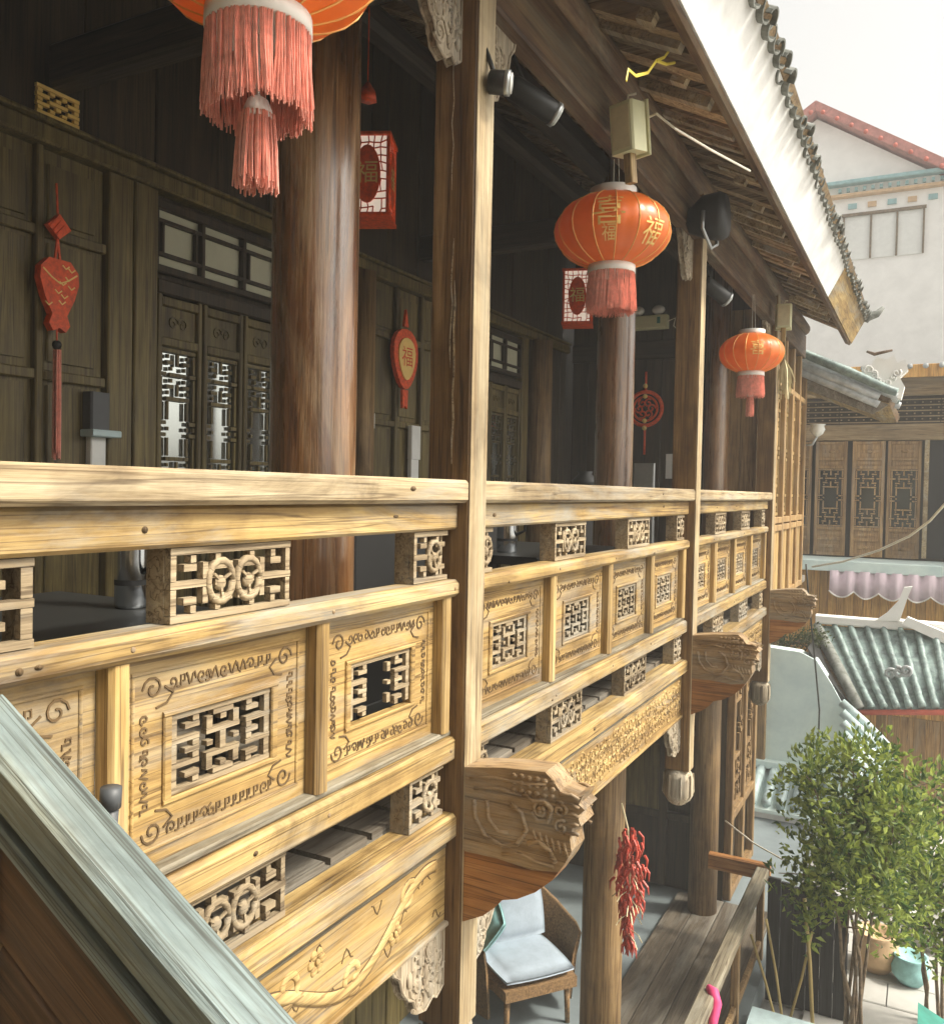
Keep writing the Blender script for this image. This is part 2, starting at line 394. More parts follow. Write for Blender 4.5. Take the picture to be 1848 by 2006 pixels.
def carve(mb, pts, x, r=.0028, plane='x', f=.7, n=4):
    ax = Vector((1,0,0)) if plane == 'x' else Vector((0,1,0))
    P = [Vector((x, p, q)) if plane == 'x' else Vector((p, x, q)) for p, q in pts]
    mb.tube(P, r, n, flat=(ax, f))
def scroll_band(mb, y0, y1, z0, z1, x, rng, r=.0028, horiz=True, dense=1.5):
    """a band of small key and scroll cuts"""
    L = (y1-y0) if horiz else (z1-z0); W = (z1-z0) if horiz else (y1-y0)
    t = 0.0
    while t < L-W*.6:
        k = rng.random(); st = W*rng.uniform(.7, 1.3)/dense
        if k < .4: pl = [(t+a*.9, b) for a, b in spiral(W*.5, W*.5, W*.42, 1.1, rng.uniform(0,6), rng.choice((1,-1)), 9)]
        elif k < .75:
            u = st*.8; pl = [(t,W*.2),(t+u*.5,W*.2),(t+u*.5,W*.8),(t+u,W*.8),(t+u,W*.45),(t+u*.75,W*.45)]
        else: pl = [(t+st*i/6*1.0, W*(.5+.36*math.sin(i*1.35+k*9))) for i in range(7)]
        pl = [(min(max(a,0),L), b) for a, b in pl]
        P = [(y0+a, z0+b) if horiz else (y0+b, z0+a) for a, b in pl]
        carve(mb, P, x, r); t += st

# ================================================================== the timber building (gallery on the upper floor)
bld = thing('timber_gallery_house', 'two-storey carved timber gallery house with dark interior and hanging posts', 'house', (-1.0, 4.0, -3.05))
PY = [-.52, 2.43, 5.38, 8.33]; PW = .0575
X0, X1 = -.088, .065                                   # post depth
ROOFU = lambda X: 2.69 - .5*(X-.5)                      # underside of the rafters
# posts that hang below the gallery and end in a carved pendant
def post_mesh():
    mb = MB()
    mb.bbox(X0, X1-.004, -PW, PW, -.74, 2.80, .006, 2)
    mb.mat(1); mb.bbox(X1-.0039, X1, -PW+.002, PW-.002, -.739, 2.799, .003, 2)       # outer skin painted as the lit face, body in a shaded tone
    return mb.mesh('hanging_post', [M['post_shade'], M['post_lit']])
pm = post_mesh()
kn = MB(); kc = ((X0+X1)/2, 0, 0)
kn.lathe([(.062,-.745),(.085,-.765),(.093,-.80),(.093,-.90),(.075,-.935),(.04,-.965),(.012,-.972)], kc, 8)
for j in range(8):
    a = 2*math.pi*(j+.5)/8; kn.tube([(kc[0]+.089*math.cos(a),.089*math.sin(a),-.77),(kc[0]+.094*math.cos(a),.094*math.sin(a),-.89),(kc[0]+.05*math.cos(a),.05*math.sin(a),-.955)], .006, 4)
knm = kn.mesh('pendant', M['drop'])
POSTS = []
for y in PY[1:]:
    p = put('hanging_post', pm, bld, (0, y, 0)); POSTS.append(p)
    put('pendant', knm, p)
# long cracks and pale splits on the first post
ck = MB()
for z0, z1, x, w in ((1.05, 1.62, .0, .004), (1.35, 1.75, -.012, .003), (1.9, 2.45, -.02, .002)):
    pts = [(x+random.uniform(-.004,.004), PY[1]-PW-.001, z0+(z1-z0)*i/8) for i in range(9)]
    ck.tube(pts, [w*.3]+[w]*7+[w*.3], 4, flat=(Vector((0,1,0)), .5))
o = ck.build('split', M['handrail'], POSTS[0]); o.location = (0, -PY[1], 0)

# inner round columns, lacquered above, weathered below
for y in PY[1:]:
    mb = MB(); r = .150 if y < 3 else (.122 if y < 6 else .115)
    mb.lathe([(r*1.03,-.05),(r,.6),(r*.99,2.0),(r*.96,3.3)], (-.59 if y < 3 else (-.485 if y < 6 else -.47), y, 0), 28)
    mb.build('column', M['column'], bld)
    mb = MB(); mb.lathe([(.135,-3.03),(.132,-1.6),(.128,-.14)], (-.485 if y > 3 else -.58, y, 0), 26)
    c = mb.build('column', M['lowcol'], bld)

# balustrade panels
ZP0, ZP1 = .215, .632
def panel_mesh(w, seed, broken=False, detail=True):
    rng = random.Random(seed); mb = MB()
    h = ZP1-ZP0; hw = .30 if w > .5 else .26; hh = .165
    y0, y1 = -w/2, w/2; a0, a1 = -hw/2, hw/2; zc = (ZP0+ZP1)/2 - .004; z0, z1 = zc-hh/2, zc+hh/2
    mb.mat(0)
    mb.box(-.022, 0, y0, y1, z1, ZP1); mb.box(-.022, 0, y0, y1, ZP0, z0)
    mb.box(-.022, 0, y0, a0, z0, z1); mb.box(-.022, 0, a1, y1, z0, z1)
    # raised field around the opening and border fillets
    e = .010
    for (p, q, u, v) in ((a0-e-.012, a1+e+.012, z1, z1+.012), (a0-e-.012, a1+e+.012, z0-.012, z0), (a0-.012-e, a0, z0, z1), (a1, a1+.012+e, z0, z1)):
        mb.bbox(-.004, .007, p, q, u, v, .003, 1 if q-p > v-u else 2)
    b = .028
    for (p, q, u, v) in ((y0+b, y1-b, ZP1-b-.008, ZP1-b), (y0+b, y1-b, ZP0+b, ZP0+b+.008), (y0+b, y0+b+.008, ZP0+b+.008, ZP1-b-.008), (y1-b-.008, y1-b, ZP0+b+.008, ZP1-b-.008)):
        mb.bbox(-.003, .004, p, q, u, v, .002, 1 if q-p > v-u else 2)
    # carved bands
    mb.mat(2); bw = .036; g = .046
    top = ZP1-b-.012-bw; 
    scroll_band(mb, y0+g+.07, y1-g-.07, top-.004, top-.004+bw, .0012, rng, .0026)
    scroll_band(mb, y0+g+.07, y1-g-.07, ZP0+b+.014, ZP0+b+.014+bw, .0012, rng, .0026)
    scroll_band(mb, y0+g, y0+g+bw*.8, ZP0+g+.06, ZP1-g-.06, .0012, rng, .0026, False)
    scroll_band(mb, y1-g-bw*.8, y1-g, ZP0+g+.06, ZP1-g-.06, .0012, rng, .0026, False)
    for sy, sz in ((-1,-1),(-1,1),(1,-1),(1,1)):
        cy = sy*(w/2-g-.035); cz = (ZP0+g+.02) if sz < 0 else (ZP1-g-.02)
        carve(mb, spiral(cy, cz, .026, 1.3, 0 if sy > 0 else 3.1, sy*sz), .0012, .003)
        carve(mb, [(cy-sy*.03, cz), (cy-sy*.052, cz-sz*.016), (cy-sy*.036, cz-sz*.034), (cy-sy*.008, cz-sz*.04)], .0012, .003)
    # fretwork in the opening
    mb.mat(1)
    fretwork(mb, FRET, a0, a1, z0, z1, -.016, -.002, 0, .86, (lambda c, r: .32 < c < .60 and .05 < r < .95) if broken else None)
    return mb.mesh('carved_panel', [M['panel'], M['fret'], M['groove']])
DIVS = {0: [-.46, -.116, .496, 1.108, 1.716, 2.335], 1: [2.53, 3.20, 3.90, 4.60, 5.285], 2: [5.475, 6.17, 6.86, 7.55, 8.24]}
BLK = {0: [(.40,.94),(1.234,1.596),(2.148,2.345)], 1: [(2.53,2.66),(3.223,3.573),(4.173,4.548),(5.12,5.295)], 2: [(5.475,5.61),(6.17,6.52),(7.12,7.49),(8.07,8.245)]}
PMESH = {}
def lattice_block(mb, y0, y1, z0, z1, whole):
    mb.mat(0)
    x0, x1 = -.062, .004
    # solid side cheeks and fret face
    mb.box(x0, -.014, y0, y0+.012, z0, z1)
    mb.box(x0, -.014, y1-.012, y1, z0, z1)
    bm = BLOCK if whole else [r[:11] for r in BLOCK]
    fretwork(mb, bm, y0, y1, z0, z1, -.012, x1, 0, .84)
    yc, zc = (y0+y1)/2, (z0+z1)/2
    cs = ((yc-.042, zc), (yc+.042, zc)) if whole else ((yc+.02, zc),)
    for (a, b) in cs:
        P = [(x1-.002, a+.036*math.cos(t*math.pi/7), b+.044*math.sin(t*math.pi/7)) for t in range(15)]
        mb.tube(P, .0085, 6)
        mb.sphere((x1-.004, a, b-.004), .017, 8, 6, .6, 1, 1)
        for k in range(3): mb.tube([(x1-.002, a, b), (x1+.004, a+.028*math.cos(k*2.1+.5), b+.032*math.sin(k*2.1+.5))], .004, 4)
for bay in range(3):
    ya, yb = PY[bay]+PW+.0005, PY[bay+1]-PW-.0005
    mb = MB()                                          # the framing rails are the body of the part
    mb.bbox(-.055, .022, ya, yb, .845, .928, .008)
    mb.bbox(-.060, .034, ya, yb, .636, .690, .012)
    mb.bbox(-.060, .030, ya, yb, .118, .196, .010)
    mb.bbox(-.075, .040, ya, yb, -.128, -.046, .012)
    mb.bbox(-.060, .020, ya, yb, -.408, -.392, .004)
    bal = mb.build('balustrade', M['rail'], bld)
    q = MB(); q.bbox(-.055, .012, ya, yb, .1965, .2145, .004); q.build('upper_moulding', M['greyrail'], bal)
    q = MB(); q.bbox(-.070, .006, ya, yb, -.1605, -.1285, .003); q.build('frieze_moulding', M['greyrail'], bal)
    hr = MB(); hr.bbox(-.075, .060, ya, yb, .929, 1.0, .010); hr.build('handrail', M['handrail'], bal)
    d = DIVS[bay]
    for i in range(len(d)-1):
        w = d[i+1]-d[i]-.052; key = (round(w, 3), bay == 0 and i == len(d)-2, bay)
        if key not in PMESH: PMESH[key] = panel_mesh(w, 11+len(PMESH), key[1])
        put('carved_panel', PMESH[key], bal, (-.020, (d[i]+d[i+1])/2, 0))
    for i, y in enumerate(d):
        s_ = MB(); e0, e1 = y-.024, y+.024
        s_.bbox(-.030, .020, max(e0, ya+.001), min(e1, yb-.001), .2146, .6358, .009, 2); s_.build('stile', M['stile'], bal)
    for (y0, y1) in BLK[bay]:
        for (z0, z1) in ((.691, .844), (-.0455, .1175)):
            q = MB(); lattice_block(q, max(y0, ya+.002), min(y1, yb-.002), z0, z1, (y1-y0) > .25); q.build('lattice_block', [M['fret']], bal)
    # frieze board with vine carving
    fb = MB(); rng = random.Random(40+bay)
    fb.box(-.05, .004, ya+.001, yb-.001, -.3915, -.161)
    fb.mat(1)
    if bay == 0:
        def vine(c, amp, n, r):
            P = []
            for i in range(n+1):
                t = i/n; P.append((c[0]+(c[1]-c[0])*t, -.276+amp*math.sin(t*c[2]+c[3])))
            carve(fb, P, .0055, r, f=.9, n=6)
        S = lambda t, dz=0: (.45+1.86*t, -.276+.070*math.sin(t*14.5)*(1-.25*math.sin(t*5))+dz)
        carve(fb, [S(i/80) for i in range(81)], .0035, .0170, f=.42, n=8)
        for k in range(6):                            # curling branches
            cy = .80+k*.27; sg = 1 if k % 2 else -1
            carve(fb, spiral(cy, -.276+sg*.048, .050, 1.15, k*1.3, sg, 18), .0035, .0110, f=.45, n=7)
        for k in range(4):                            # blossoms
            cy, cz = 1.0+k*.36, -.215-.09*(k % 2)
            for j in range(6): fb.sphere((.004, cy+.022*math.cos(j*1.05), cz+.022*math.sin(j*1.05)), .014, 7, 5, .40, 1, 1)
            fb.sphere((.008, cy, cz), .009, 7, 5, .6)
        fb.mat(2)
        for dz in (.0185, -.0185): carve(fb, [S(i/80, dz) for i in range(81)], .0046, .0026)
        for k in range(6):
            cy = .80+k*.27; sg = 1 if k % 2 else -1
            carve(fb, spiral(cy, -.276+sg*.048, .062, 1.0, k*1.3, sg, 18), .0046, .0024)
        for k in range(26):
            cy = .62+k*.067; cz = -.276+rng.uniform(-.09, .09)
            carve(fb, [(cy+.05*i/5, cz+.018*math.sin(i*1.2+k)) for i in range(6)], .0048, .0022)
    else:
        y = ya+.05
        while y < yb-.05:
            for row in (-.34, -.276, -.21):
                cz = row+rng.uniform(-.014, .014)
                carve(fb, spiral(y+rng.uniform(-.01,.01), cz, rng.uniform(.022,.034), 1.2, rng.uniform(0,6), rng.choice((-1,1)), 10), .0055, .0055, f=.9, n=5)
            y += .062
        fb.mat(2); y = ya+.06
        while y < yb-.06:
            cz = rng.choice((-.31, -.245)); carve(fb, [(y+.04*i/4, cz+.013*math.sin(i*1.5+y*9)) for i in range(5)], .0048, .0026); y += .036
    fb.build('frieze_board', [M['panel'], M['relief'], M['groove']], bal)
nm = MB(); nm.sphere((0,0,0), .006, 8, 5, .5, 1, 1); nm = nm.mesh('nail_head', M['bracket'])
km = MB(); km.tube([(0,0,0),(.0012,0,0)], .011, 10, flat=(Vector((0,0,1)), .6)); km.tube([(.0012,0,0),(.0018,0,0)], .005, 8); km = km.mesh('knot', M['groove'])
kr = random.Random(77)
for bal in [c for c in bld.children if c.name.startswith('balustrade')]:
    lo, hi = (.6, 2.3) if bal.name == 'balustrade' else ((2.6, 5.2) if bal.name.endswith('001') else (5.6, 8.1))
    for k in range(9):
        put('knot', km, bal, (*kr.choice(((.022, 0, .887), (.034, 0, .663), (.030, 0, .157), (.040, 0, -.087)))[:1], kr.uniform(lo, hi), 0)).location.z = 0
    kids = [c for c in bal.children if c.name.startswith('knot')]
    for k, c in enumerate(kids):
        x_, z_ = ((.0221, .887), (.0341, .663), (.0301, .157), (.0401, -.087), (.0601, .962))[k % 5]
        c.location = (x_, c.location.y, z_+kr.uniform(-.012, .012)); c.scale = (1, kr.uniform(.6, 1.3), kr.uniform(.6, 1.2))
    for y in [d_ for d_ in DIVS[0 if lo < 1 else (1 if lo < 3 else 2)] if lo-.3 < d_ < hi+.2]:
        for z_, x_ in ((.663, .034), (.157, .030)): put('nail_head', nm, bal, (x_, y+.012, z_))
# scrolled corner carvings under the frieze and under the architrave
def drop_mesh(w, h):
    mb = MB(); rng = random.Random(3)
    prof = [(0,0),(w,0),(w*.97,-h*.10),(w*.86,-h*.22),(w*.80,-h*.45),(w*.70,-h*.62),(w*.60,-h*.70),(w*.52,-h*.93),(w*.36,-h),(w*.22,-h*.90),(w*.14,-h*.97),(0,-h*.88)]
    mb.prism(prof, 0, -.014, .012); mb.mat(1)
    for k in range(11):
        a, b = rng.uniform(.10, .72)*w, -rng.uniform(.12, .85)*h
        if b < -h*(.98-.9*(a/w)**2): continue
        for s2 in (.0125, -.0145):
            carve(mb, spiral(a, b, rng.uniform(.030,.052)*min(1.2, w/.26), 1.4, rng.uniform(0,6), rng.choice((-1,1)), 14), s2, .0075, f=.9, n=5)
    for k in range(9):
        a, b = rng.uniform(.05, .75)*w, -rng.uniform(.1, .8)*h
        if b < -h*(.95-.9*(a/w)**2): continue
        for s2 in (.013, -.015): mb.sphere((s2, a, b), .017, 7, 5, .5, 1, 1.5)
    for s2 in (.013, -.015):
        carve(mb, prof[1:]+[prof[0]], s2, .006, f=.8, n=5)
    return mb.mesh('corner_carving', [M['drop'], M['drop']])
dm = drop_mesh(.30, .215); dm2 = drop_mesh(.27, .26)
for p_i, y in enumerate(PY[1:]):
    for sgn in (-1, 1):
        if p_i == 2 and sgn == 1: continue
        for me, z in ((dm, -.4085), (dm2, 2.519)):
            o = put('corner_carving', me, POSTS[p_i], (-.01, sgn*(PW+.001), z))
            if sgn < 0: o.rotation_euler = (0, 0, math.pi); o.location.x = -.012
# carved cantilever beam ends with a dragon head
def bracket_mesh():
    up = [(.066,.105),(.20,.125),(.335,.135),(.36,.115),(.385,.085),(.43,.075),(.455,.085),(.443,.058),(.462,.045),(.440,.022),(.452,-.005),(.425,-.015),(.418,-.05),(.424,-.085),(.405,-.125),(.385,-.155),(.30,-.168),(.18,-.158),(.066,-.16)]
    mb = MB(); mb.prism(up[::-1], 1, -.055, .055)
    for s2 in (-.0555, .0555):
        mb.mat(1)
        C = lambda pts, r=.007: carve(mb, pts, s2, r, 'y', .9, 6)
        C([(.085,.075),(.17,.09),(.27,.088),(.34,.10)], .005); C([(.10,.045),(.19,.06),(.26,.05)], .006)
        C([(.10,.01),(.105,-.045),(.14,-.095),(.20,-.115),(.25,-.10),(.28,-.05),(.26,.0),(.225,.02)], .008)
        C([(.145,.015),(.15,-.04),(.185,-.075),(.22,-.07)], .007)
        C([(.27,.06),(.30,.04),(.335,.05),(.36,.03),(.35,-.01),(.315,-.015),(.295,.01)], .009)
        C(spiral(.325, .02, .034, 1.2, 0, 1), .008); C(spiral(.385, .03, .026, 1.3, 2, -1), .006); C(spiral(.39, -.02, .024, 1.3, 1, 1), .006)
        C([(.285,-.09),(.32,-.075),(.355,-.095),(.375,-.13)], .009); C([(.20,-.14),(.26,-.125),(.31,-.14),(.37,-.142)], .006)
        for k in range(6): C([(.30+.02*k,-.045-.004*k),(.312+.02*k,-.075-.006*k)], .005)
        for k in range(5): C([(.385+.004*k,.075-.028*k),(.42+.004*k,.082-.028*k),(.445,.072-.026*k)], .006)
        mb.sphere((.322, s2, .018), .013, 8, 6, 1, .6, 1)
        for k in range(18): mb.sphere((.235+.025*(k % 6), s2, .108-.022*(k//6)+.002*(k % 2)), .0105, 6, 5, 1, .5, .8)
    return mb.mesh('dragon_bracket', [M['bracket'], M['bracket']])
def bracket_low_mesh():
    lo = [(.066,-.161),(.18,-.159),(.30,-.169),(.383,-.157),(.365,-.185),(.31,-.235),(.25,-.27),(.20,-.285),(.175,-.315),(.135,-.35),(.066,-.385)]
    mb = MB(); mb.prism(lo, 1, -.050, .050); return mb.mesh('bracket_underpiece', M['bracket_low'])
bm_, bl_ = bracket_mesh(), bracket_low_mesh()
for y in PY[1:]:
    b_ = put('dragon_bracket', bm_, bld, (0, y, 0)); put('bracket_underpiece', bl_, b_)

# floor of the gallery, lower ceiling
mb = MB(); mb.box(-4.0, -.0755, -1.2, 12.0, -.128, -.05); mb.build('floor_slab', M['floorw'], bld)
fl = bpy.data.objects['floor_slab']
mb = MB(); mb.box(-.95, -.076, 0, .17, -.0495, -.030); fbm = mb.mesh('floor_board', M['floorw'])
for k in range(38):
    put('floor_board', fbm, fl, (0, .9+k*.196, 0))
# back wall with doors, X = -2
WX = -2.0
wall = MB()
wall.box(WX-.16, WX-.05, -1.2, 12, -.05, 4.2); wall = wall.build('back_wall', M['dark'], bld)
def wallpart(name, mat, fn, par=None):
    q = MB(); fn(q); return q.build(name, mat, par or wall)
wallpart('wall_beam', M['wallw'], lambda q: (q.bbox(WX-.05, WX+.05, -1.2, 8.3, 2.375, 2.455, .012), q.bbox(WX-.05, WX+.07, -1.2, 8.3, 2.456, 2.475, .004)))
def panelled(y0, y1):
    n = max(1, round((y1-y0)/.34)); w = (y1-y0)/n
    for k in range(n):
        a, b = y0+k*w, y0+(k+1)*w
        def f(q, a=a, b=b):
            q.box(WX-.049, WX-.02, a+.004, b-.004, -.04, 2.37)
            for u, v in ((.12, .95), (1.02, 1.40), (1.46, 2.0), (2.05, 2.33)):
                q.bbox(WX-.02, WX-.006, a+.05, b-.05, u+.02, v-.02, .008, 2)
            for z in (.08, .985, 1.42, 2.02): q.bbox(WX-.02, WX+.008, a+.004, b-.004, z-.022, z+.022, .005)
        wallpart('wall_panel', M['wallw'], f)
        wallpart('wall_stile', M['wallw'], lambda q, a=a: q.bbox(WX-.019, WX+.016, a-.018, a+.018, -.04, 2.37, .006, 2))
def boards(y0, y1, x=WX, mat='wallw'):
    n = max(1, round((y1-y0)/.15)); w = (y1-y0)/n
    for k in range(n): wallpart('wall_board', M[mat], lambda q: q.bbox(x-.049, x+.02+.004*(k % 2), y0+k*w+.003, y0+(k+1)*w-.003, -.04, 2.37, .006, 2))
def door_leaf(y0, y1):
    q = MB(); s = .028
    q.bbox(WX-.03, WX+.012, y0, y0+s, -.03, 1.89, .005, 2); q.bbox(WX-.03, WX+.012, y1-s, y1, -.03, 1.89, .005, 2)
    for z in (-.01, .82, 1.665, 1.86): q.bbox(WX-.03, WX+.010, y0+s, y1-s, z-.022, z+.022, .005)
    q.box(WX-.03, WX-.012, y0+s, y1-s, .01, .80); q.box(WX-.03, WX-.012, y0+s, y1-s, 1.688, 1.837)
    q.bbox(WX-.012, WX+.004, y0+s+.02, y1-s-.02, .06, .74, .01, 2)
    carve(q, spiral((y0+y1)/2-.03, 1.762, .035, 1.3, 0), WX-.008, .006); carve(q, spiral((y0+y1)/2+.03, 1.762, .035, 1.3, 3, -1), WX-.008, .006)
    d = q.build('door_leaf', M['wallw'], wall)
    q = MB(); fretwork(q, DOORL, y0+s, y1-s, .842, 1.643, WX-.022, WX-.006, 0, .62); q.build('door_lattice', M['wallw'], wall)
    g = MB(); g.box(WX-.036, WX-.031, y0+s*.5, y1-s*.5, .83, 1.66); g.build('door_pane', M['glass'], wall)
def transom(y0, y1):
    q = MB()
    q.bbox(WX-.03, WX+.01, y0, y1, 2.30, 2.345, .005); q.bbox(WX-.03, WX+.01, y0, y1, 1.995, 2.03, .005); q.bbox(WX-.03, WX+.02, y0, y1, 1.892, 1.96, .006)
    n = 4; w = (y1-y0)/n
    for k in range(n+1):
        y = y0+k*w; q.bbox(WX-.028, WX+.008, max(y0, y-.012), min(y1, y+.012), 2.031, 2.299, .003, 2)
    for z in (2.085, 2.245): q.box(WX-.024, WX+.004, y0, y1, z-.008, z+.008)
    for k in range(n):
        for t in (.14, .86) if k % 2 == 0 else (): q.box(WX-.022, WX+.003, y0+(k+t)*w-.006, y0+(k+t)*w+.006, 2.094, 2.236)
    q.build('transom_frame', M['dark'], wall)
    for k in range(n):
        q = MB(); q.box(WX-.036, WX-.031, y0+k*w+.006, y0+(k+1)*w-.006, 2.02, 2.31); q.build('paper_pane', M['paper'], wall)
panelled(.70, 2.715); boards(2.715, 3.0)
for k in range(4): door_leaf(3.01+k*.30, 3.30+k*.30)
transom(3.005, 4.21); boards(4.215, 4.60)
wallpart('pilaster', M['lowcol'], lambda q: q.lathe([(.085,-.04),(.08,2.374)], (WX+.03, 4.69, 0), 18))
panelled(4.80, 5.80); boards(5.80, 5.98)
for k in range(4): door_leaf(5.99+k*.305, 6.285+k*.305)
transom(5.985, 7.21); boards(7.215, 7.36)
wallpart('pilaster', M['lowcol'], lambda q: q.lathe([(.125,-.04),(.115,2.374)], (WX+.06, 7.52, 0), 18))
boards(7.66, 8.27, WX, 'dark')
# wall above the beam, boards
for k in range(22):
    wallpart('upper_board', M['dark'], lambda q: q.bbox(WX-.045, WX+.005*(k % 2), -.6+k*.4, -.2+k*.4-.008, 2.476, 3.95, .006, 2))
# end wall of the gallery at the far end, near end closed
EY = 8.40
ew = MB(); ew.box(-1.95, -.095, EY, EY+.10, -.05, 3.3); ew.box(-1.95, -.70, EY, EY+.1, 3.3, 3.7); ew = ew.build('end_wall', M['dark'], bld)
for k in range(12):
    a = -1.93+k*.152
    wallpart('end_board', M['lowcol'] if k > 9 else M['dark'], lambda q: q.bbox(a+.002, a+.15, EY-.03-.006*(k % 2), EY-.001, -.04, 2.7, .006, 2), ew)
wallpart('end_beam', M['darkx'], lambda q: q.bbox(-1.93, -.095, EY-.08, EY-.037, 2.28, 2.46, .01, 0), ew)
mb = MB(); mb.box(-1.95, -.08, -1.2, -1.12, -.05, 3.9); mb.build('end_wall', M['dark'], bld)  # added unseen wall, stops light entering at the open near end
wg = MB(); wg.box(-2.3, 7.5, -2.6, -2.3, -3.3, 4.2); wg = wg.build('sky_blocker', M['wallw'], bld)  # added wall behind the camera, blocks sky light to darken near-facing sides
for k in range(12): wallpart('sky_blocker_stile', M['post'], lambda q: q.bbox(-2.0+k*.8, -1.9+k*.8, -2.299, -2.22, -3.2, 4.0, .008, 2), wg)
wallpart('sky_blocker_rail', M['post'], lambda q: q.bbox(-2.2, 7.4, -2.219, -2.16, .9, 1.02, .008, 0), wg)
# lintel band seen behind the near posts: tie beams between posts, columns and wall
for y in PY[1:3]:
    mb = MB(); mb.bbox(-1.94, -.09, y-.05, y+.05, 2.60, 2.78, .015, 0); mb.build('tie_beam', M['darkx'], bld)
mb = MB(); mb.bbox(-.66, -.52, -1.1, 8.39, 2.95, 3.10, .03); mb.build('inner_purlin', M['darkh'], bld)
mb = MB(); mb.bbox(-1.36, -1.22, -1.1, 8.39, 3.30, 3.45, .03); mb.build('inner_purlin', M['darkh'], bld)
# architrave board and round purlin over the posts
mb = MB(); mb.bbox(-.035, .050, -1.1, 10.4, 2.52, 2.775, .008); arch = mb.build('architrave', M['arch'], bld)
mb = MB(); mb.tube([(.02, -1.1+i*1.15, 2.85) for i in range(11)], .072, 14); mb.build('eave_purlin', M['arch'], bld)
# ------------------------------------------------------------------ roof: deck, rafters, tiles, fascia
rf = MB(); n_ = Vector((.4472, 0, .8944))
def slope(X, up): return (X + n_.x*up, ROOFU(X) + n_.z*up)
a, b, c, d = slope(.515, .062), slope(-3.4, .062), slope(-3.4, .10), slope(.515, .10)
rf.prism([a, b, c, d], 1, -1.4, 10.4); roof = rf.build('roof', M['deck'], bld)
ra = MB(); a, b, c, d = slope(.515, .0), slope(-2.0, .0), slope(-2.0, .061), slope(.515, .061)
ra.prism([a, b, c, d], 1, -.048, .048); ram = ra.mesh('rafter', M['rafter'])
rr = random.Random(5)
for k in range(56):
    put('rafter', ram, roof, (-.02, -1.3+k*.20+rr.uniform(-.025,.025), rr.uniform(-.010,0)), (0, 0, rr.uniform(-.012,.012)))
sl_m = []
for k in range(3):
    q = MB(); a, b, c, d = slope(.50-.04*k, .012), slope(.16+.10*k, .012), slope(.16+.10*k, .055), slope(.50-.04*k, .055); q.prism([a, b, c, d], 1, -.026, .026); sl_m.append(q.mesh('light_gap_slat', M['handrail']))  # pale strips put in to imitate sunlit gaps between the rafters
for k in range(26):
    put('light_gap_slat', sl_m[rr.randrange(3)], roof, (rr.uniform(-.10,-.04), 1.6+k*.30+rr.uniform(-.1,.1), rr.uniform(-.035,-.012)), (0, 0, rr.uniform(-.06,.06)))
FA = [(.500, 2.668), (.520, 2.658), (.661, 2.925), (.641, 2.935)]
mb = MB(); mb.prism(FA, 1, -1.4, 7.90); mb.build('white_fascia', M['white'], roof)
mb = MB(); mb.prism(FA, 1, 7.91, 10.4); mb.build('wooden_fascia', M['rail'], roof)
mb = MB(); mb.prism([(.455, 2.665), (.497, 2.642), (.512, 2.655), (.490, 2.69)], 1, -1.4, 10.4); mb.build('eave_batten', M['arch'], roof)
# clay tiles: cover tiles over pan tiles, overhanging the fascia
def tile_mesh(concave):
    mb = MB(); N = 8; r = .062
    for k, (t0, t1) in enumerate(((-.02, .30), (.26, .58))):
        vs = []
        for t in (t0, t1):
            for rad in (r, r-.012):
                for j in range(N+1):
                    th = math.pi*j/N; w = math.cos(th)*rad; hgt = math.sin(th)*rad*(.75 if not concave else -.55)
                    base = slope(.535-t*.894, .285 + (0 if not concave else -.012) + .012*k)
                    vs.append((base[0]+n_.x*hgt, w, base[1]+n_.z*hgt))
        m1 = N+1; fs = []
        for j in range(N):
            fs += [[j, j+1, 2*m1+j+1, 2*m1+j], [m1+j+1, m1+j, 3*m1+j, 3*m1+j+1], [j+1, j, m1+j, m1+j+1], [2*m1+j, 2*m1+j+1, 3*m1+j+1, 3*m1+j]]
        mb.add(vs, fs, False)
    return mb.mesh('roof_tile', M['tile'])
tc, tp = tile_mesh(False), tile_mesh(True)
for k in range(84):
    y = -1.3+k*.14
    o = put('roof_tile', tc, roof, (rr.uniform(-.025,.025), y+rr.uniform(-.01,.01), rr.uniform(-.012,.012)), (0, 0, rr.uniform(-.012,.012))); o.scale = (1, rr.uniform(.80,1.0), 1)
    put('roof_tile', tp, roof, (rr.uniform(-.012,.02), y+.07, rr.uniform(-.006,.006)))
mb = MB(); mb.prism([(.636, 2.930), (.664, 2.918), (.690, 2.952), (.655, 2.972)], 1, -1.4, 10.35); mb.build('tile_lath', M['rafter'], roof)
mb = MB(); P = [slope(.515, .101), slope(-3.4, .101), slope(-3.4, .275), slope(.515, .275)]; mb.prism(P, 1, -1.4, 10.38); mb.build('tile_bed', M['tile'], roof)
# upturned eave corner with a pale ridge
mb = MB()
P = [(.30,10.42,3.02),(.52,10.44,2.96),(.66,10.46,2.95),(.76,10.48,2.98),(.82,10.50,3.05)]
mb.tube(P, [.06,.06,.055,.04,.02], 8); mb.build('corner_ridge', M['tile'], roof)

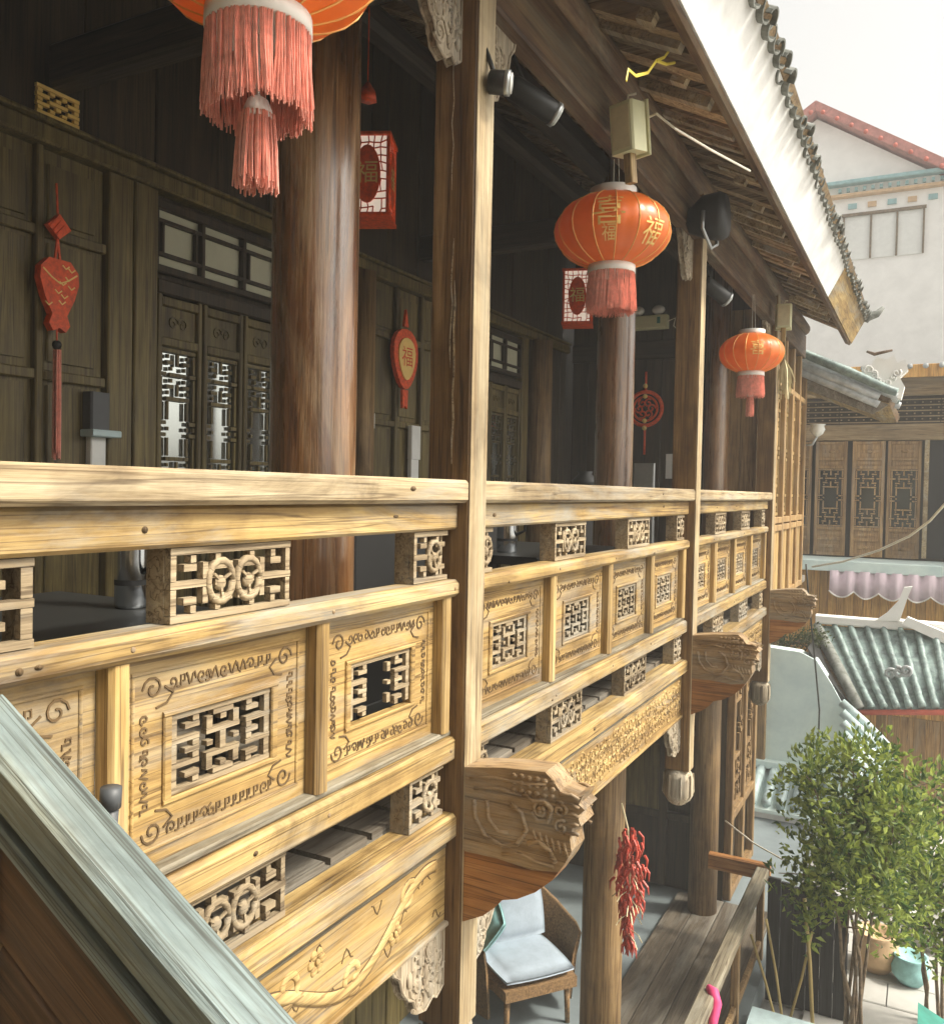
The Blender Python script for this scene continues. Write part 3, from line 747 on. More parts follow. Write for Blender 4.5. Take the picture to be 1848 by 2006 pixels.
# ------------------------------------------------------------------ far room beyond the gallery: lattice window over plank panels
fr = MB(); fr.box(-.30, -.05, 8.50, 10.6, -.45, 2.62); fr = fr.build('side_wall', M['dark'], bld)
q = MB()
for y in (8.52, 9.05, 9.58, 10.10, 10.62): q.bbox(-.049, .05, y-.035, y+.035, -.05, 2.50, .008, 2)
for z in (.735, .66, 2.05, -.02): q.bbox(-.049, .045, 8.556, 10.585, z-.03, z+.03, .006)
q.build('window_frame', M['post'], fr)
for k in range(4):
    a = 8.556+k*.53
    q = MB(); fretwork(q, DOORL, a, a+.458, .77, 2.015, -.03, 0, 0, .7); q.build('window_lattice', M['stile'], fr)
    q = MB(); q.box(-.045, -.035, a, a+.458, .765, 2.02); q.build('window_pane', M['dglass'], fr)
    for j in range(3):
        q = MB(); q.bbox(-.04, .01+.004*j, a+j*.153+.002, a+j*.153+.15, .011, .628, .006, 2); q.build('wall_plank', M['stile'], fr)
# lower storey under it
lw = MB(); lw.box(-.62, -.36, 8.62, 9.90, -3.05, -.451); lw = lw.build('lower_wall', M['dark'], bld)
q = MB()
for y in (8.66, 9.26, 9.86): q.bbox(-.359, -.28, y-.035, y+.035, -3.0, -.46, .008, 2)
for z in (-2.2, -.55, -2.97): q.bbox(-.359, -.285, 8.696, 9.824, z-.04, z+.04, .006)
q.build('lower_frame', M['lowcol'], lw)
for k in range(2):
    a = 8.696+k*.60; q = MB(); fretwork(q, DOORL, a, a+.528, -2.15, -.60, -.345, -.315, 0, .7); q.build('lower_lattice', M['lowcol'], lw)
# lower storey: back wall planks, end wall with a framed door, floor
lb = MB(); lb.box(-2.3, -2.1, -1.2, 8.9, -3.05, -.13); lb = lb.build('lower_back_wall', M['dark'], bld)
for k in range(50):
    q = MB(); q.bbox(-2.099, -2.07-.008*(k % 2), -.8+k*.19, -.8+k*.19+.183, -3.04, -.14, .008, 2); q.build('wall_plank', M['wallw'], lb)
le = MB(); le.box(-2.1, -.42, 8.75, 8.9, -3.05, -.13); le = le.build('lower_end_wall', M['dark'], bld)
q = MB()
for x in (-1.62, -.98, -.66): q.bbox(x-.04, x+.04, 8.66, 8.749, -3.0, -.35, .008, 2)
for z in (-.98, -1.55, -2.3): q.bbox(-1.58, -.70, 8.68, 8.745, z-.035, z+.035, .006, 0)
q.build('door_frame', M['dark'], le)
q = MB(); q.bbox(-.94, -.70, 8.70, 8.748, -1.515, -1.02, .01, 2); q.build('door_panel', M['column'], le)
q = MB(); q.bbox(-1.58, -1.02, 8.70, 8.748, -2.26, -1.59, .01, 2); q.build('door_panel', M['wallw'], le)
mb = MB(); mb.box(-4, .20, -1.2, 12, -3.30, -3.06); mb.build('lower_floor', M['slab'], bld)
lf = bpy.data.objects['lower_floor']
for k in range(4):
    q = MB(); q.bbox(-.78+k*.225, -.78+k*.225+.219, 3.2, 8.6, -3.0595, -3.005, .006); q.build('walkway_plank', M['walk'], lf)
# lower beams carrying the gallery
for y in PY[1:]:
    mb = MB(); mb.bbox(-2.06, -.10, y-.05, y+.05, -.38, -.13, .012, 0); mb.build('floor_beam', M['lowcol'], bld)
mb = MB(); mb.bbox(-.56, -.40, -1.0, 8.7, -.62, -.39, .012); mb.build('floor_beam', M['darkh'], bld)

# ------------------------------------------------------------------ neighbouring lower roof at the end of the house
nr = thing('side_roof', 'lower tiled roof with pale verge jutting beside the upturned eave', 'roof', (.3, 10.9, 1.9))
P = [(-.9, 2.82), (.90, 2.02), (.93, 2.10), (-.86, 2.90)]
mb = MB(); mb.prism(P, 1, 10.65, 13.5); mb.build('roof_deck', M['arch'], nr)
mb = MB(); P2 = [(-.5, 2.56), (.74, 2.02), (.90, 2.018), (-.5, 2.645)]; mb.prism(P2, 1, 10.66, 13.4); mb.build('soffit_board', M['rail'], nr)
for k in range(6):
    y = 10.55+.13*k+(.1*k if k > 3 else 0); lift = .035 if k % 2 else .075
    mb = MB(); mb.tube([(-.55, y, 2.78+lift), (.0, y, 2.53+lift), (.5, y, 2.29+lift), (.86, y, 2.10+lift), (.98, y-.01, 2.05+lift)], [.052,.052,.055,.05,.046], 8); mb.build('tile_row', M['silver'] if k % 2 else M['gtile'], nr)
mb = MB(); mb.prism([(-.6, 2.47), (.74, 1.90), (.90, 2.00), (-.6, 2.66)], 1, 10.60, 10.645); mb.build('verge_board', M['floorw'], nr)
for k, (dz, r2) in enumerate(((-.02, .050), (-.10, .044))):
    mb = MB(); mb.tube([(-.55, 10.585, 2.735+dz), (.0, 10.585, 2.485+dz), (.5, 10.585, 2.245+dz), (.80, 10.585, 2.10+dz)], r2, 8); mb.build('verge_roll', M['silver'], nr)
mb = MB(); mb.prism([(.60,2.28),(.90,2.12),(1.02,2.06),(1.05,2.20),(1.00,2.30),(1.08,2.38),(1.05,2.50),(.97,2.46),(.93,2.56),(.86,2.50),(.76,2.54),(.70,2.44),(.62,2.46)], 1, 10.66, 10.80)
rg = random.Random(31)
for k in range(9): carve(mb, spiral(rg.uniform(.68,.98), rg.uniform(2.22,2.46), rg.uniform(.03,.06), 1.3, rg.uniform(0,6), rg.choice((-1,1)), 12), 10.655, .012, 'y', 1, 6)
mb.build('white_ornament', M['plaster'], nr)
mb = MB(); mb.tube([(.66,10.63,2.60),(.74,10.63,2.565),(.84,10.63,2.585),(.92,10.63,2.60)], [.012,.02,.016,.012], 6); mb.build('ornament_hook', M['arch'], nr)
for k in range(3):
    mb = MB(); mb.bbox(-.62, -.50, 11.0+k*.9, 11.1+k*.9, -3.1, 2.55, .01, 2); mb.build('support_post', M['lowcol'], nr)

# ================================================================== lanterns and small hanging things
def ell(z, A=.268, B=.172): return A*math.sqrt(max(0, 1-(z/B)**2))
def lantern_parts(root, tassel, seed, FL=.175, TL=.165):
    rng = random.Random(seed); A, B = .268, .172; zt = .158
    prof = [(ell(z), z) for z in [zt*math.sin(math.pi/2*(i/12-1)) if i <= 12 else zt*math.sin(math.pi/2*(i-12)/12) for i in range(25)]]
    mb = MB(); mb.lathe(prof, n=96, lobes=16, amp=.022, caps=False); body = mb.build('lantern_body', M['silk'], root)
    mb = MB()
    for j in range(16):
        a = 2*math.pi*j/16
        mb.tube([(r*math.cos(a)*1.006, r*math.sin(a)*1.006, z) for r, z in prof[::2]], .0032, 5)
    mb.build('gold_ribs', M['goldrib'], body)
    mb = MB(); rc = ell(zt)
    mb.lathe([(rc*1.0, zt-.004), (rc*1.02, zt+.004), (rc*1.02, zt+.036), (rc*.92, zt+.038), (rc*.92, zt+.01)], n=32); mb.build('top_collar', M['collar'], root)
    mb = MB(); mb.lathe([(rc*.95, -zt+.004), (rc*1.04, -zt-.002), (rc*1.05, -zt-.036), (rc*.98, -zt-.038)], n=32); mb.build('bottom_collar', M['collar'], root)
    fr = MB()
    for j in range(460):
        a = rng.uniform(0, 2*math.pi); r = rc*rng.uniform(.95, 1.02); L = FL*rng.uniform(.90, 1.08); w = rng.uniform(-.010, .010)
        x, y = r*math.cos(a), r*math.sin(a); k = 1+rng.uniform(-.03, .045)
        fr.tube([(x, y, -zt-.034), (x*k+w*.4, y*k, -zt-.034-L*.5), (x*k+w, y*k+w*.5, -zt-.034-L)], [.0019, .0022, .0017], 3)
    fr.build('fringe', M['fringe'], root)
    mb = MB(); mb.tube([(0,0,zt+.02),(0,0,zt+.34)], .0022, 4); mb.tube([(.03,0,zt+.02),(.012,0,zt+.34)], .0018, 4); mb.build('cord', M['rope'], root)
    if tassel:
        mb = MB(); mb.tube([(0,0,-zt),(0,0,-zt-.17)], .003, 4); mb.lathe([(.004,-zt-.165),(.016,-zt-.175),(.022,-zt-.195),(.026,-zt-.215)], n=12); mb.build('tassel_cap', M['collar'], root)
        fr = MB()
        for j in range(170):
            a = rng.uniform(0, 2*math.pi); r = .027*rng.random()**.5; L = TL*rng.uniform(.9, 1.08)
            fr.tube([(r*math.cos(a), r*math.sin(a), -zt-.205), (1.2*r*math.cos(a), 1.2*r*math.sin(a), -zt-.21-L*.5), (1.25*r*math.cos(a)+rng.uniform(-.004,.004), 1.25*r*math.sin(a), -zt-.21-L)], [.0018,.0021,.0016], 3)
        fr.build('tassel', M['fringe'], root)
def text_pts(s, size):
    cu = bpy.data.curves.new('glyph', 'FONT'); cu.body = s; cu.size = size; cu.align_x = 'CENTER'; cu.align_y = 'CENTER'; cu.resolution_u = 2
    ob = bpy.data.objects.new('glyph', cu); COL.objects.link(ob); bpy.context.view_layer.update()
    me = bpy.data.meshes.new_from_object(ob.evaluated_get(bpy.context.evaluated_depsgraph_get()))
    vs = [(v.co.x, v.co.y) for v in me.vertices]; fs = [list(p.vertices) for p in me.polygons]
    bpy.data.objects.remove(ob); bpy.data.curves.remove(cu); bpy.data.meshes.remove(me); return vs, fs
def lantern_glyph(root, s, size, az, zc, parent):
    vs, fs = text_pts(s, size); mb = MB(); out = []
    for (u, v) in vs:
        z = zc+v; r = ell(z)*1.003+.0015; a = az+u/.26; out.append((r*math.cos(a), r*math.sin(a), z))
    mb.add(out, fs); o = mb.build('gold_character', M['gold'], parent); return o
BASE_AZ = math.atan2(-1, .30)
def make_lantern(label, loc, tassel, scale, glyphs, seed):
    t = local_thing('red_lantern', label, 'lantern', loc, 0, 'round red lanterns hung along the eave beam'); t.scale = (scale,)*3
    lantern_parts(t, tassel, seed, *((.170, .145) if seed == 3 else (.175, .16)))
    body = [c for c in t.children if c.name.startswith('lantern_body')][0]
    for (s, size, az, z) in glyphs: lantern_glyph(t, s, size, az, z, body)
    return t
L2 = make_lantern('red silk lantern with gold characters hanging between the first and second posts', (-.02, 3.9, 2.185), False, 1.0, [('喜', .15, -1.30, .015), ('福', .07, -1.30, -.075), ('福', .12, -.45, -.06)], 1)
L3 = make_lantern('red lantern with short centre tassel hanging between the second and third posts', (.085, 6.9, 2.06), True, .90, [('喜', .13, -1.2, .0)], 2)
L1 = make_lantern('big lantern with long salmon fringe and thick tassel beside the lacquered column', (.117, 1.34, 2.052), True, .95, [], 3)
# thick tassel on the nearest lantern
for c in L1.children:
    if c.name.startswith('tassel'): c.scale = (1.35, 1.35, 1.0)

# square fu box lamps inside the gallery
def box_lamp(label, loc, rz, sc=1.0):
    t = local_thing('box_lamp', label, 'lamp', loc, rz, 'square box lamps hung from the gallery ceiling')
    w, h = .112, .215; rng = random.Random(9)
    q = MB(); q.box(-w+.004, w-.004, -w+.004, w-.004, -h+.004, h-.004); body = q.build('lamp_shade', M['lit'], t)
    q = MB()
    for sx in (-1, 1):
        for sy in (-1, 1): q.bbox(sx*w-.009, sx*w+.009, sy*w-.009, sy*w+.009, -h, h, .003, 2)
    for z in (-h, h): q.bbox(-w-.014, w+.014, -w-.014, w+.014, z-.010, z+.010, .004, 0)
    q.build('lamp_frame', M['redcloth'], t)
    for face in range(4):
        q = MB(); G = {}; nu, nv = 6, 11
        for i in range(nu+1):
            for j in range(nv+1):
                ju = rng.uniform(-.009,.009) if 0 < i < nu else 0; jv = rng.uniform(-.010,.010) if 0 < j < nv else 0
                G[i, j] = (-w+2*w*i/nu+ju, -w-.0005, -h+2*h*j/nv+jv)
        for i in range(nu+1):
            for j in range(nv+1):
                for di, dj in ((1,0),(0,1)):
                    if (i+di, j+dj) in G and rng.random() < .92: q.tube([G[i,j], G[i+di,j+dj]], .0042, 4)
        q.prism([(.072*math.cos(k*math.pi/12), .155*math.sin(k*math.pi/12)) for k in range(24)], 1, -w-.008, -w+.002)
        q.xf(Matrix.Rotation(face*math.pi/2, 4, 'Z')); q.build('lamp_tracery', M['redcloth'], body)
    vs, fs = text_pts('福', .13)
    for face in range(4):
        q = MB(); q.add([(u, -w-.010, v) for u, v in vs], fs); q.xf(Matrix.Rotation(face*math.pi/2, 4, 'Z')); q.build('gold_character', M['gold'], body)
    q = MB(); q.tube([(0,0,h),(0,0,h+.75)], .004, 5); q.build('hanger', M['black'], t)
    return t
box_lamp('square red lamp with cracked-ice panes and gold character right of the lacquered column', (-1.45, 4.0, 2.66), R_(24))
box_lamp('square cracked-ice lamp half hidden behind the lantern fringe', (-1.30, 6.8, 2.57), R_(18))
# red ornament tip near the first column
q = MB(); c = atY(720, 182, 3.6)
q.lathe([(.05,-.035),(.045,0),(.012,.05),(.004,.06)], c, 6); q.tube([(c.x,c.y,c.z+.05),(c.x,c.y,3.45)], .003, 4)
tag(q.build('hanging_ornament', M['redcloth']), 'tiny red cone ornament hung high behind the lacquered column', 'ornament')

# knotted red hangings on the wall panels
def fish_knot(y, label):
    t = thing('knot_hanging', label, 'hanging', (WX+.06, y, 1.1))
    x = WX+.055
    q = MB(); q.tube([(x-.01,y,2.22),(x,y,2.09)], .005, 5); q.tube([(x,y,1.99),(x,y+.012,1.90)], .006, 5); q.tube([(x,y,1.99),(x,y-.012,1.90)], .006, 5); q.tube([(x,y,1.62),(x,y,1.10)], .004, 5); q.build('cord', M['redcloth'], t)
    q = MB(); q.prism([(y-.055,2.035),(y,1.985),(y+.055,2.035),(y,2.09)], 0, x-.014, x+.014)
    for k in range(3): q.tube([(x+.016, y-.045+.015*k, 2.03-.014*k), (x+.016, y-.012+.018*k, 2.075-.014*k)], .004, 4)
    q.build('diamond_knot', M['redcloth'], t)
    q = MB(); q.prism([(y,1.90),(y+.05,1.90),(y+.088,1.86),(y+.092,1.81),(y+.07,1.74),(y+.035,1.67),(y+.05,1.63),(y+.03,1.60),(y,1.615),(y-.03,1.60),(y-.05,1.63),(y-.035,1.67),(y-.07,1.74),(y-.092,1.81),(y-.088,1.86),(y-.05,1.90)], 0, x-.02, x+.018)
    f = q.build('stuffed_fish', M['redcloth'], t)
    q = MB(); rng = random.Random(2)
    for k in range(9):
        a, b = y+rng.uniform(-.06,.06), rng.uniform(1.70,1.88); carve(q, [(a-.016, b), (a, b-.014), (a+.016, b)], x+.019, .0035, n=4)
    carve(q, [(y-.08,1.85),(y-.04,1.82),(y,1.80),(y+.04,1.82),(y+.08,1.85)], x+.019, .004, n=4); q.build('gold_scales', M['gold'], f)
    q = MB(); q.sphere((x,y,1.545), .020, 10, 7); q.build('bead', M['blackm'], t)
    q = MB()
    for k in range(26):
        a = rng.uniform(0,6.28); r = rng.uniform(.004,.018); q.tube([(x+r*math.cos(a), y+r*math.sin(a), 1.525), (x+1.1*r*math.cos(a), y+1.1*r*math.sin(a), 1.30), (x+1.1*r*math.cos(a), y+1.1*r*math.sin(a), rng.uniform(1.06,1.1))], .004, 3)
    q.build('tassel', M['fringe'], t)
fish_knot(2.43, 'red stuffed fish hanging with gold scales and long tassel on the wall panel')
t = thing('oval_hanging', 'red and gold teardrop hanging on the dark wall beside the corner post', 'hanging', (WX+.05, 5.17, 1.5))
x, y = WX+.05, 5.17; q = MB()
pr_ = [(y+.155*math.sin(a)*(1-.25*math.cos(a)), 1.875-.21*math.cos(a)) for a in [i*2*math.pi/20 for i in range(20)]]
q.prism(pr_, 0, x-.02, x+.012); q.prism([(y-.028,2.10),(y+.028,2.10),(y,2.22)], 0, x-.01, x+.01); q.prism([(y-.035,1.66),(y+.035,1.66),(y+.03,1.53),(y,1.55),(y-.03,1.53)], 0, x-.01, x+.01); b_ = q.build('red_drop', M['redcloth'], t)
q = MB(); q.prism([((p-y)*.68+y, (r-1.875)*.70+1.875) for p, r in pr_], 0, x+.0121, x+.022); q.build('gold_field', M['gold'], b_)
vs, fs = text_pts('福', .15); q = MB(); q.add([(x+.0235, y+u, 1.88+v) for u, v in vs], fs); q.build('red_character', M['redcloth'], b_)
# round red disc on the end wall
t = thing('round_hanging', 'openwork red disc with gold beads hung on the dark end wall', 'hanging', (-1.165, EY-.06, 1.4))
cx, cz, yy = -1.165, 1.80, EY-.062; q = MB()
for rad, w in ((.165, .020), (.12, .012)): q.tube([(cx+rad*math.cos(k*math.pi/14), yy, cz+rad*math.sin(k*math.pi/14)) for k in range(29)], w, 7)
q.build('ring', M['redcloth'], t)
q = MB()
for k in range(6): carve(q, spiral(cx+.06*math.cos(k*1.047), cz+.06*math.sin(k*1.047), .045, 1.2, k, 1, 12), yy, .009, 'y', .8, 6)
q.tube([(cx,yy,cz+.18),(cx,yy,cz+.36)], .012, 6); q.tube([(cx,yy,cz-.18),(cx,yy,cz-.45)], .012, 6); q.build('knot_work', M['redcloth'], t)
q = MB()
for z in (.22, -.19, .12, -.12): q.sphere((cx,yy-.016,cz+z), .024, 9, 7)
q.build('gold_bead', M['gold'], t)
# emergency light on the end wall
c = (-1.13, EY-.16, 2.60); t = thing('emergency_light', 'pale green emergency light box with two round lamps under the gallery roof', 'light', (c[0], EY-.05, 2.55))
q = MB(); q.bbox(c[0]-.19, c[0]+.19, c[1]-.04, c[1]+.06, c[2]-.045, c[2]+.085, .01, 0); q.box(c[0]-.12, c[0]+.12, c[1]+.06, EY-.081, c[2]+.0, c[2]+.05); q.build('housing', M['cream'], t)
for s in (-.10, .10):
    q = MB(); q.sphere((c[0]+s, c[1], c[2]+.135), .062, 12, 8, 1.05, .7, .75); q.build('lamp_head', M['glow'], t)
q = MB(); q.box(c[0]+.10, c[0]+.13, c[1]-.044, c[1]-.041, c[2]-.0, c[2]+.06); q.build('indicator', M['green'], t)
q = MB(); q.tube([(c[0]+.19,c[1],c[2]+.02),(c[0]+.26,c[1]+.02,c[2]+.05),(c[0]+.24,c[1]+.04,c[2]-.02),(c[0]+.28,c[1]+.05,c[2]-.06),(c[0]+.28,c[1]+.05,c[2]-.16)], .006, 5); q.build('cable', M['rope'], t)
# grey framed notice board leaning on the rail, switches
q = MB(); p = atY(1262, 915, 7.9); q.bbox(p.x-.10, p.x+.10, 7.88, 7.91, .72, 1.25, .008, 2); q.box(p.x-.085, p.x+.085, 7.874, 7.879, .76, 1.22)
for s in (-.085, .085): q.bbox(p.x+s-.012, p.x+s+.012, 7.87, 7.93, -.035, .72, .004, 2)
tag(q.build('notice_stand', M['steel']), 'grey framed notice stand behind the rail beside a round column', 'stand')
for (px, py, w, h, lb, wallx) in ((724, 823, .03, .05, 'small white switch plate on the wall left of the teardrop hanging', None), (1312, 913, .045, .12, 'narrow white switch plate on the end wall beside the corner post', EY)):
    if wallx is None:
        p = atX(px, py, WX+.03); q = MB(); q.bbox(WX+.026, WX+.04, p.y-w*1.6, p.y+w*1.6, p.z-h, p.z+h, .004, 2)
    else:
        p = atY(px, py, EY-.045); q = MB(); q.bbox(p.x-w, p.x+w, EY-.05, EY-.037, p.z-h, p.z+h, .004, 2)
    tag(q.build('switch_plate', M['offwhite']), lb, 'switch')
# wall telephone / card box by the first door
t = thing('wall_box', 'dark wall box with white slip and pale ledge beside the wide door board', 'box', (WX+.06, 2.665, 1.05))
q = MB(); q.bbox(WX-.005, WX+.06, 2.60, 2.70, 1.205, 1.37, .008, 2); q.build('case', M['dull'], t)
q = MB(); q.bbox(WX+.0, WX+.085, 2.59, 2.74, 1.172, 1.203, .005, 1); q.build('ledge', M['pale'], t)
q = MB(); q.bbox(WX-.005, WX+.035, 2.62, 2.70, 1.02, 1.171, .005, 2); q.build('white_slip', M['offwhite'], t)
p = atX(768+45, 868, WX+.05); t2 = MB(); t2.bbox(WX+.02, WX+.06, p.y-.06, p.y+.06, 1.18, 1.42, .006, 2); t2.box(WX+.02, WX+.05, p.y-.05, p.y+.05, .98, 1.179)
tag(t2.build('wall_box', M['offwhite']), 'white wall box with dark foot right of the teardrop hanging', 'box')
# gold openwork plaque on the wall beam
q = MB(); fretwork(q, mirror(["####","#.#.","##.#","#.##"]), 2.33, 2.53, 2.477, 2.60, WX+.04, WX+.055, 0, .8)
tag(q.build('gold_plaque', M['gold']), 'small gold openwork plaque standing on the dark wall beam', 'plaque')

# speaker boxes under the eave
def speaker(label, loc, rz, tilt):
    t = local_thing('speaker_box', label, 'speaker', loc, rz, None)
    q = MB(); q.bbox(-.05, .05, -.06, .06, -.10, .10, .008, 2); q.bbox(-.062, -.0505, -.07, .07, -.112, .112, .006, 2); q.build('cabinet', M['cream'], t)
    q = MB(); q.bbox(-.02, .02, -.02, .02, -.22, -.101, .004, 2); q.build('wooden_block', M['stile'], t)
    q = MB(); q.tube([(0,0,.10),(.0,.01,.135),(-.03,.03,.14)], .005, 5); q.build('cable_tail', M['rope'], t)
    q = MB(); q.box(.0505, .053, -.045, .045, -.085, .085); q.build('grille', M['straw'], t)
    t.rotation_euler = (0, tilt, rz); return t
speaker('cream speaker box hung under the eave beside the large middle lantern', (.155, 3.56, 2.50), R_(-110), R_(8))
speaker('cream speaker box with visible grille under the eave at the gallery end', (.16, 7.95, 2.53), R_(-80), 0)
P = [atX(1262,232,.20), atX(1285,222,.26), atX(1320,250,.33), atX(1390,292,.42), atX(1468,334,.488)]
q = MB(); q.tube(P, .0055, 5); tag(q.build('speaker_cable', M['rope']), 'white cable running from the speaker box along the eave rafters', 'cable')
# black spot lamps
def spot(label, loc, d, L, r, face=True):
    t = local_thing('spot_lamp', label, 'lamp', loc)
    d = Vector(d).normalized(); q = MB(); q.tube([d*0, d*L*.1, d*L*.98, d*L], [r*.7, r, r, r*.97], 16); q.build('barrel', M['black'], t)
    q = MB(); q.tube([d*(L-.012), d*(L+.004)], r*1.06, 16); q.build('rim', M['steel'], t)
    q = MB(); q.tube([d*(L+.0045), d*(L+.010)], r*.86, 16); q.build('lens', M['glow'], t)
    q = MB(); q.tube([d*L*.4, d*L*.4+Vector((-.02,0,.06)), d*L*.4+Vector((-.06,0,.16))], .008, 6); q.build('arm', M['black'], t)
    return t
p = atX(1040, 185, .02); spot('long black spot lamp slung under the architrave behind the first post', (p.x-.05, 2.78, 2.40), (.55, .55, -.35), .20, .042)
spot('short black spot lamp with pale face clamped on the first post', (.075, 2.42, 2.235), (.9, .35, -.1), .065, .036)
spot('black spot lamp with bright rim clamped beside the second post', (-.02, 5.75, 2.36), (.55, .5, -.45), .20, .05)
t = local_thing('flood_lamp', 'large black round flood lamp with bracket at the second post top', 'lamp', (.16, 5.05, 2.555))
q = MB(); q.tube([(-.12,0,-.02),(-.02,0,0),(.07,0,0),(.10,0,0)], [.06,.125,.135,.12], 18); q.build('drum', M['blackm'], t)
q = MB(); q.tube([(.0,-.14,.0),(.0,-.15,-.10),(.02,-.02,-.18),(.02,.14,-.12),(0,.14,0)], .010, 6); q.build('bracket', M['steel'], t)
# yellow ribbon caught in the rafters
q = MB(); P = [atX(px, py, .36) for px, py in ((1226,158),(1230,135),(1245,148),(1268,142),(1285,118),(1300,112),(1312,95))]; q.tube(P, .006, 5, flat=(Vector((1,0,0)), .4))
P = [atX(px, py, .36) for px, py in ((1285,118),(1305,125),(1320,122))]; q.tube(P, .006, 5); tag(q.build('yellow_ribbon', M['yellow']), 'thin yellow ribbon tangled on the rafters under the eave', 'ribbon')
# dried plants hung at the end of the gallery
t = thing('dried_bunch', 'pale dried plant bunch hanging beside the lattice window', 'plant', (.12, 8.40, 1.75)); rng = random.Random(8); q = MB()
for k in range(40):
    a = rng.uniform(0, 6.28); r = rng.uniform(.01,.10); z = rng.uniform(-.38,-.15); q.tube([(.12,8.36,2.22),(.12+r*.6*math.cos(a),8.36+r*.6*math.sin(a),2.12),(.12+r*math.cos(a),8.36+r*math.sin(a),2.22+z)], [.004,.008,.003], 3)
q.tube([(.12,8.36,2.22),(.12,8.36,2.51)], .004, 4); q.build('dried_leaves', M['straw'], t)
# small white flower lamp on the corner
t = thing('wall_lamp', 'small white glass wall lamp at the corner of the lattice window', 'lamp', (.1, 10.64, 1.5)); p = atX(1600, 842, .16)
q = MB(); q.lathe([(.02,-.08),(.06,-.05),(.085,0),(.07,.04),(.09,.06)], (.17, 10.66, p.z), 12); q.build('glass_shade', M['glow'], t)
q = MB(); q.tube([(.051,10.63,p.z-.18),(.12,10.65,p.z-.17),(.17,10.66,p.z-.075)], .012, 6); q.build('arm', M['steel'], t)

# gallery furniture glimpsed through the gaps
def thermos(label, p, h, r):
    t = local_thing('steel_thermos', label, 'thermos', p, 0, 'steel thermos jugs inside the gallery')
    q = MB(); q.lathe([(r*.95,.001),(r,.01),(r,h*.72),(r*.8,h*.84),(r*.55,h*.88)], n=24); q.build('jug_body', M['chrome'], t)
    q = MB(); q.lathe([(r*.56,h*.881),(r*.6,h*.9),(r*.5,h)], n=16); q.build('lid', M['blackm'], t)
    q = MB(); q.tube([(r*.9,0,h*.75),(r*1.9,0,h*.70),(r*1.9,0,h*.35),(r*.98,0,h*.28)], .008, 6); q.build('handle', M['blackm'], t)
    q = MB(); q.lathe([(r*1.012,h*.18),(r*1.012,h*.22)], n=24, caps=False); q.build('band', M['blackm'], t)
def low_table(label, x0, x1, y0, y1, h):
    t = thing('black_table', label, 'table', ((x0+x1)/2, (y0+y1)/2, -.03), 'black tables inside the gallery')
    q = MB(); q.bbox(x0, x1, y0, y1, h-.04, h, .008, 1); q.build('table_top', M['black'], t)
    for x in (x0+.05, x1-.05):
        for y in (y0+.05, y1-.05): q = MB(); q.bbox(x-.02, x+.02, y-.02, y+.02, -.0295, h-.041, .004, 2); q.build('leg', M['black'], t)
p = atX(257, 1190, -.5); low_table('low black table with a steel jug behind the near balustrade', -.95, -.22, p.y-.75, p.y+.12, p.z); thermos('steel thermos jug on the black table behind the near balustrade', (p.x, p.y, p.z), .34, .042)
p = atX(992, 1082, -.5); low_table('low black table behind the second balustrade bay', -.9, -.25, p.y-.2, p.y+.9, p.z); thermos('steel thermos jug on the table behind the second balustrade bay', (p.x, p.y, p.z), .32, .05)
def counter(label, x0, x1, y0, y1, h):
    t = thing('black_counter', label, 'counter', ((x0+x1)/2, (y0+y1)/2, -.03), 'black counters inside the gallery')
    q = MB(); q.bbox(x0+.03, x1-.03, y0+.03, y1-.03, -.028, h-.04, .008, 2); q.build('cabinet', M['blackm'], t)
    q = MB(); q.bbox(x0, x1, y0, y1, h-.039, h, .008, 1); q.build('counter_top', M['black'], t)
    for z in (.06, h-.12): q = MB(); q.bbox(x1-.03, x1-.018, y0+.06, y1-.06, z, z+.04, .004, 1); q.build('moulding', M['black'], t)
counter('black counter behind the near balustrade beside the lacquered column', -1.0, -.62, 2.75, 4.1, .985)
counter('black counter with a dark vase behind the second bay', -1.15, -.78, 5.75, 7.0, .985)
q = MB(); q.lathe([(.05,0),(.09,.03),(.10,.07),(.05,.12),(.06,.14)], (-.98, 6.2, .986), 16); tag(q.build('dark_vase', M['blackm']), 'squat black vase on the counter behind the second bay', 'vase')
# ================================================================== foreground stair railing
t = local_thing('stair_railing', 'weathered grey-blue timber stair railing sloping down in front of the balustrade', 'railing', (0, .81, 0))
A_ = Vector((.064, 0, .640)); B_ = Vector((1.35, 0, -.110)); dv = (B_-A_); LEN = dv.length; ang = math.atan2(-dv.z, dv.x)
def sloped(name, mat, x0, x1, y0, y1, z0, z1, b=.01):
    q = MB(); q.bbox(x0, x1, y0, y1, z0, z1, b, 0); o = put(name, q.mesh(name, mat), t, A_, (0, ang, 0)); return o
sloped('handrail', M['greywood'], .0, LEN, -.045, .045, -.070, .0, .010)
sloped('under_strip', M['brownb'], -.0, LEN, -.02, .03, -.096, -.0705, .004)
sloped('lower_rail', M['greywood'], -.05, LEN, -.034, .040, -.122, -.0965, .005)
for k in range(4): sloped('panel_board', M['brownb'], -.10, LEN, -.015, .025, -.1225-.145*(k+1), -.1225-.145*k-.003, .006)
q = MB(); q.bbox(.070, .135, -.03, .035, -3.2, .44, .008, 2); q.build('newel_post', M['lowcol'], t)
q = MB(); q.bbox(1.25, 1.32, -.03, .035, -3.3, -.13, .008, 2); q.build('newel_post', M['lowcol'], t)
p = atY(216, 1542, 1.0)
q = MB(); q.tube([(p.x-.02, 1.0, -3.28), (p.x-.012, 1.0, p.z-.16), (p.x, 1.0, p.z-.03)], .0145, 14); q.tube([(p.x, 1.0, p.z-.034), (p.x+.002, 1.0, p.z)], .0175, 14)
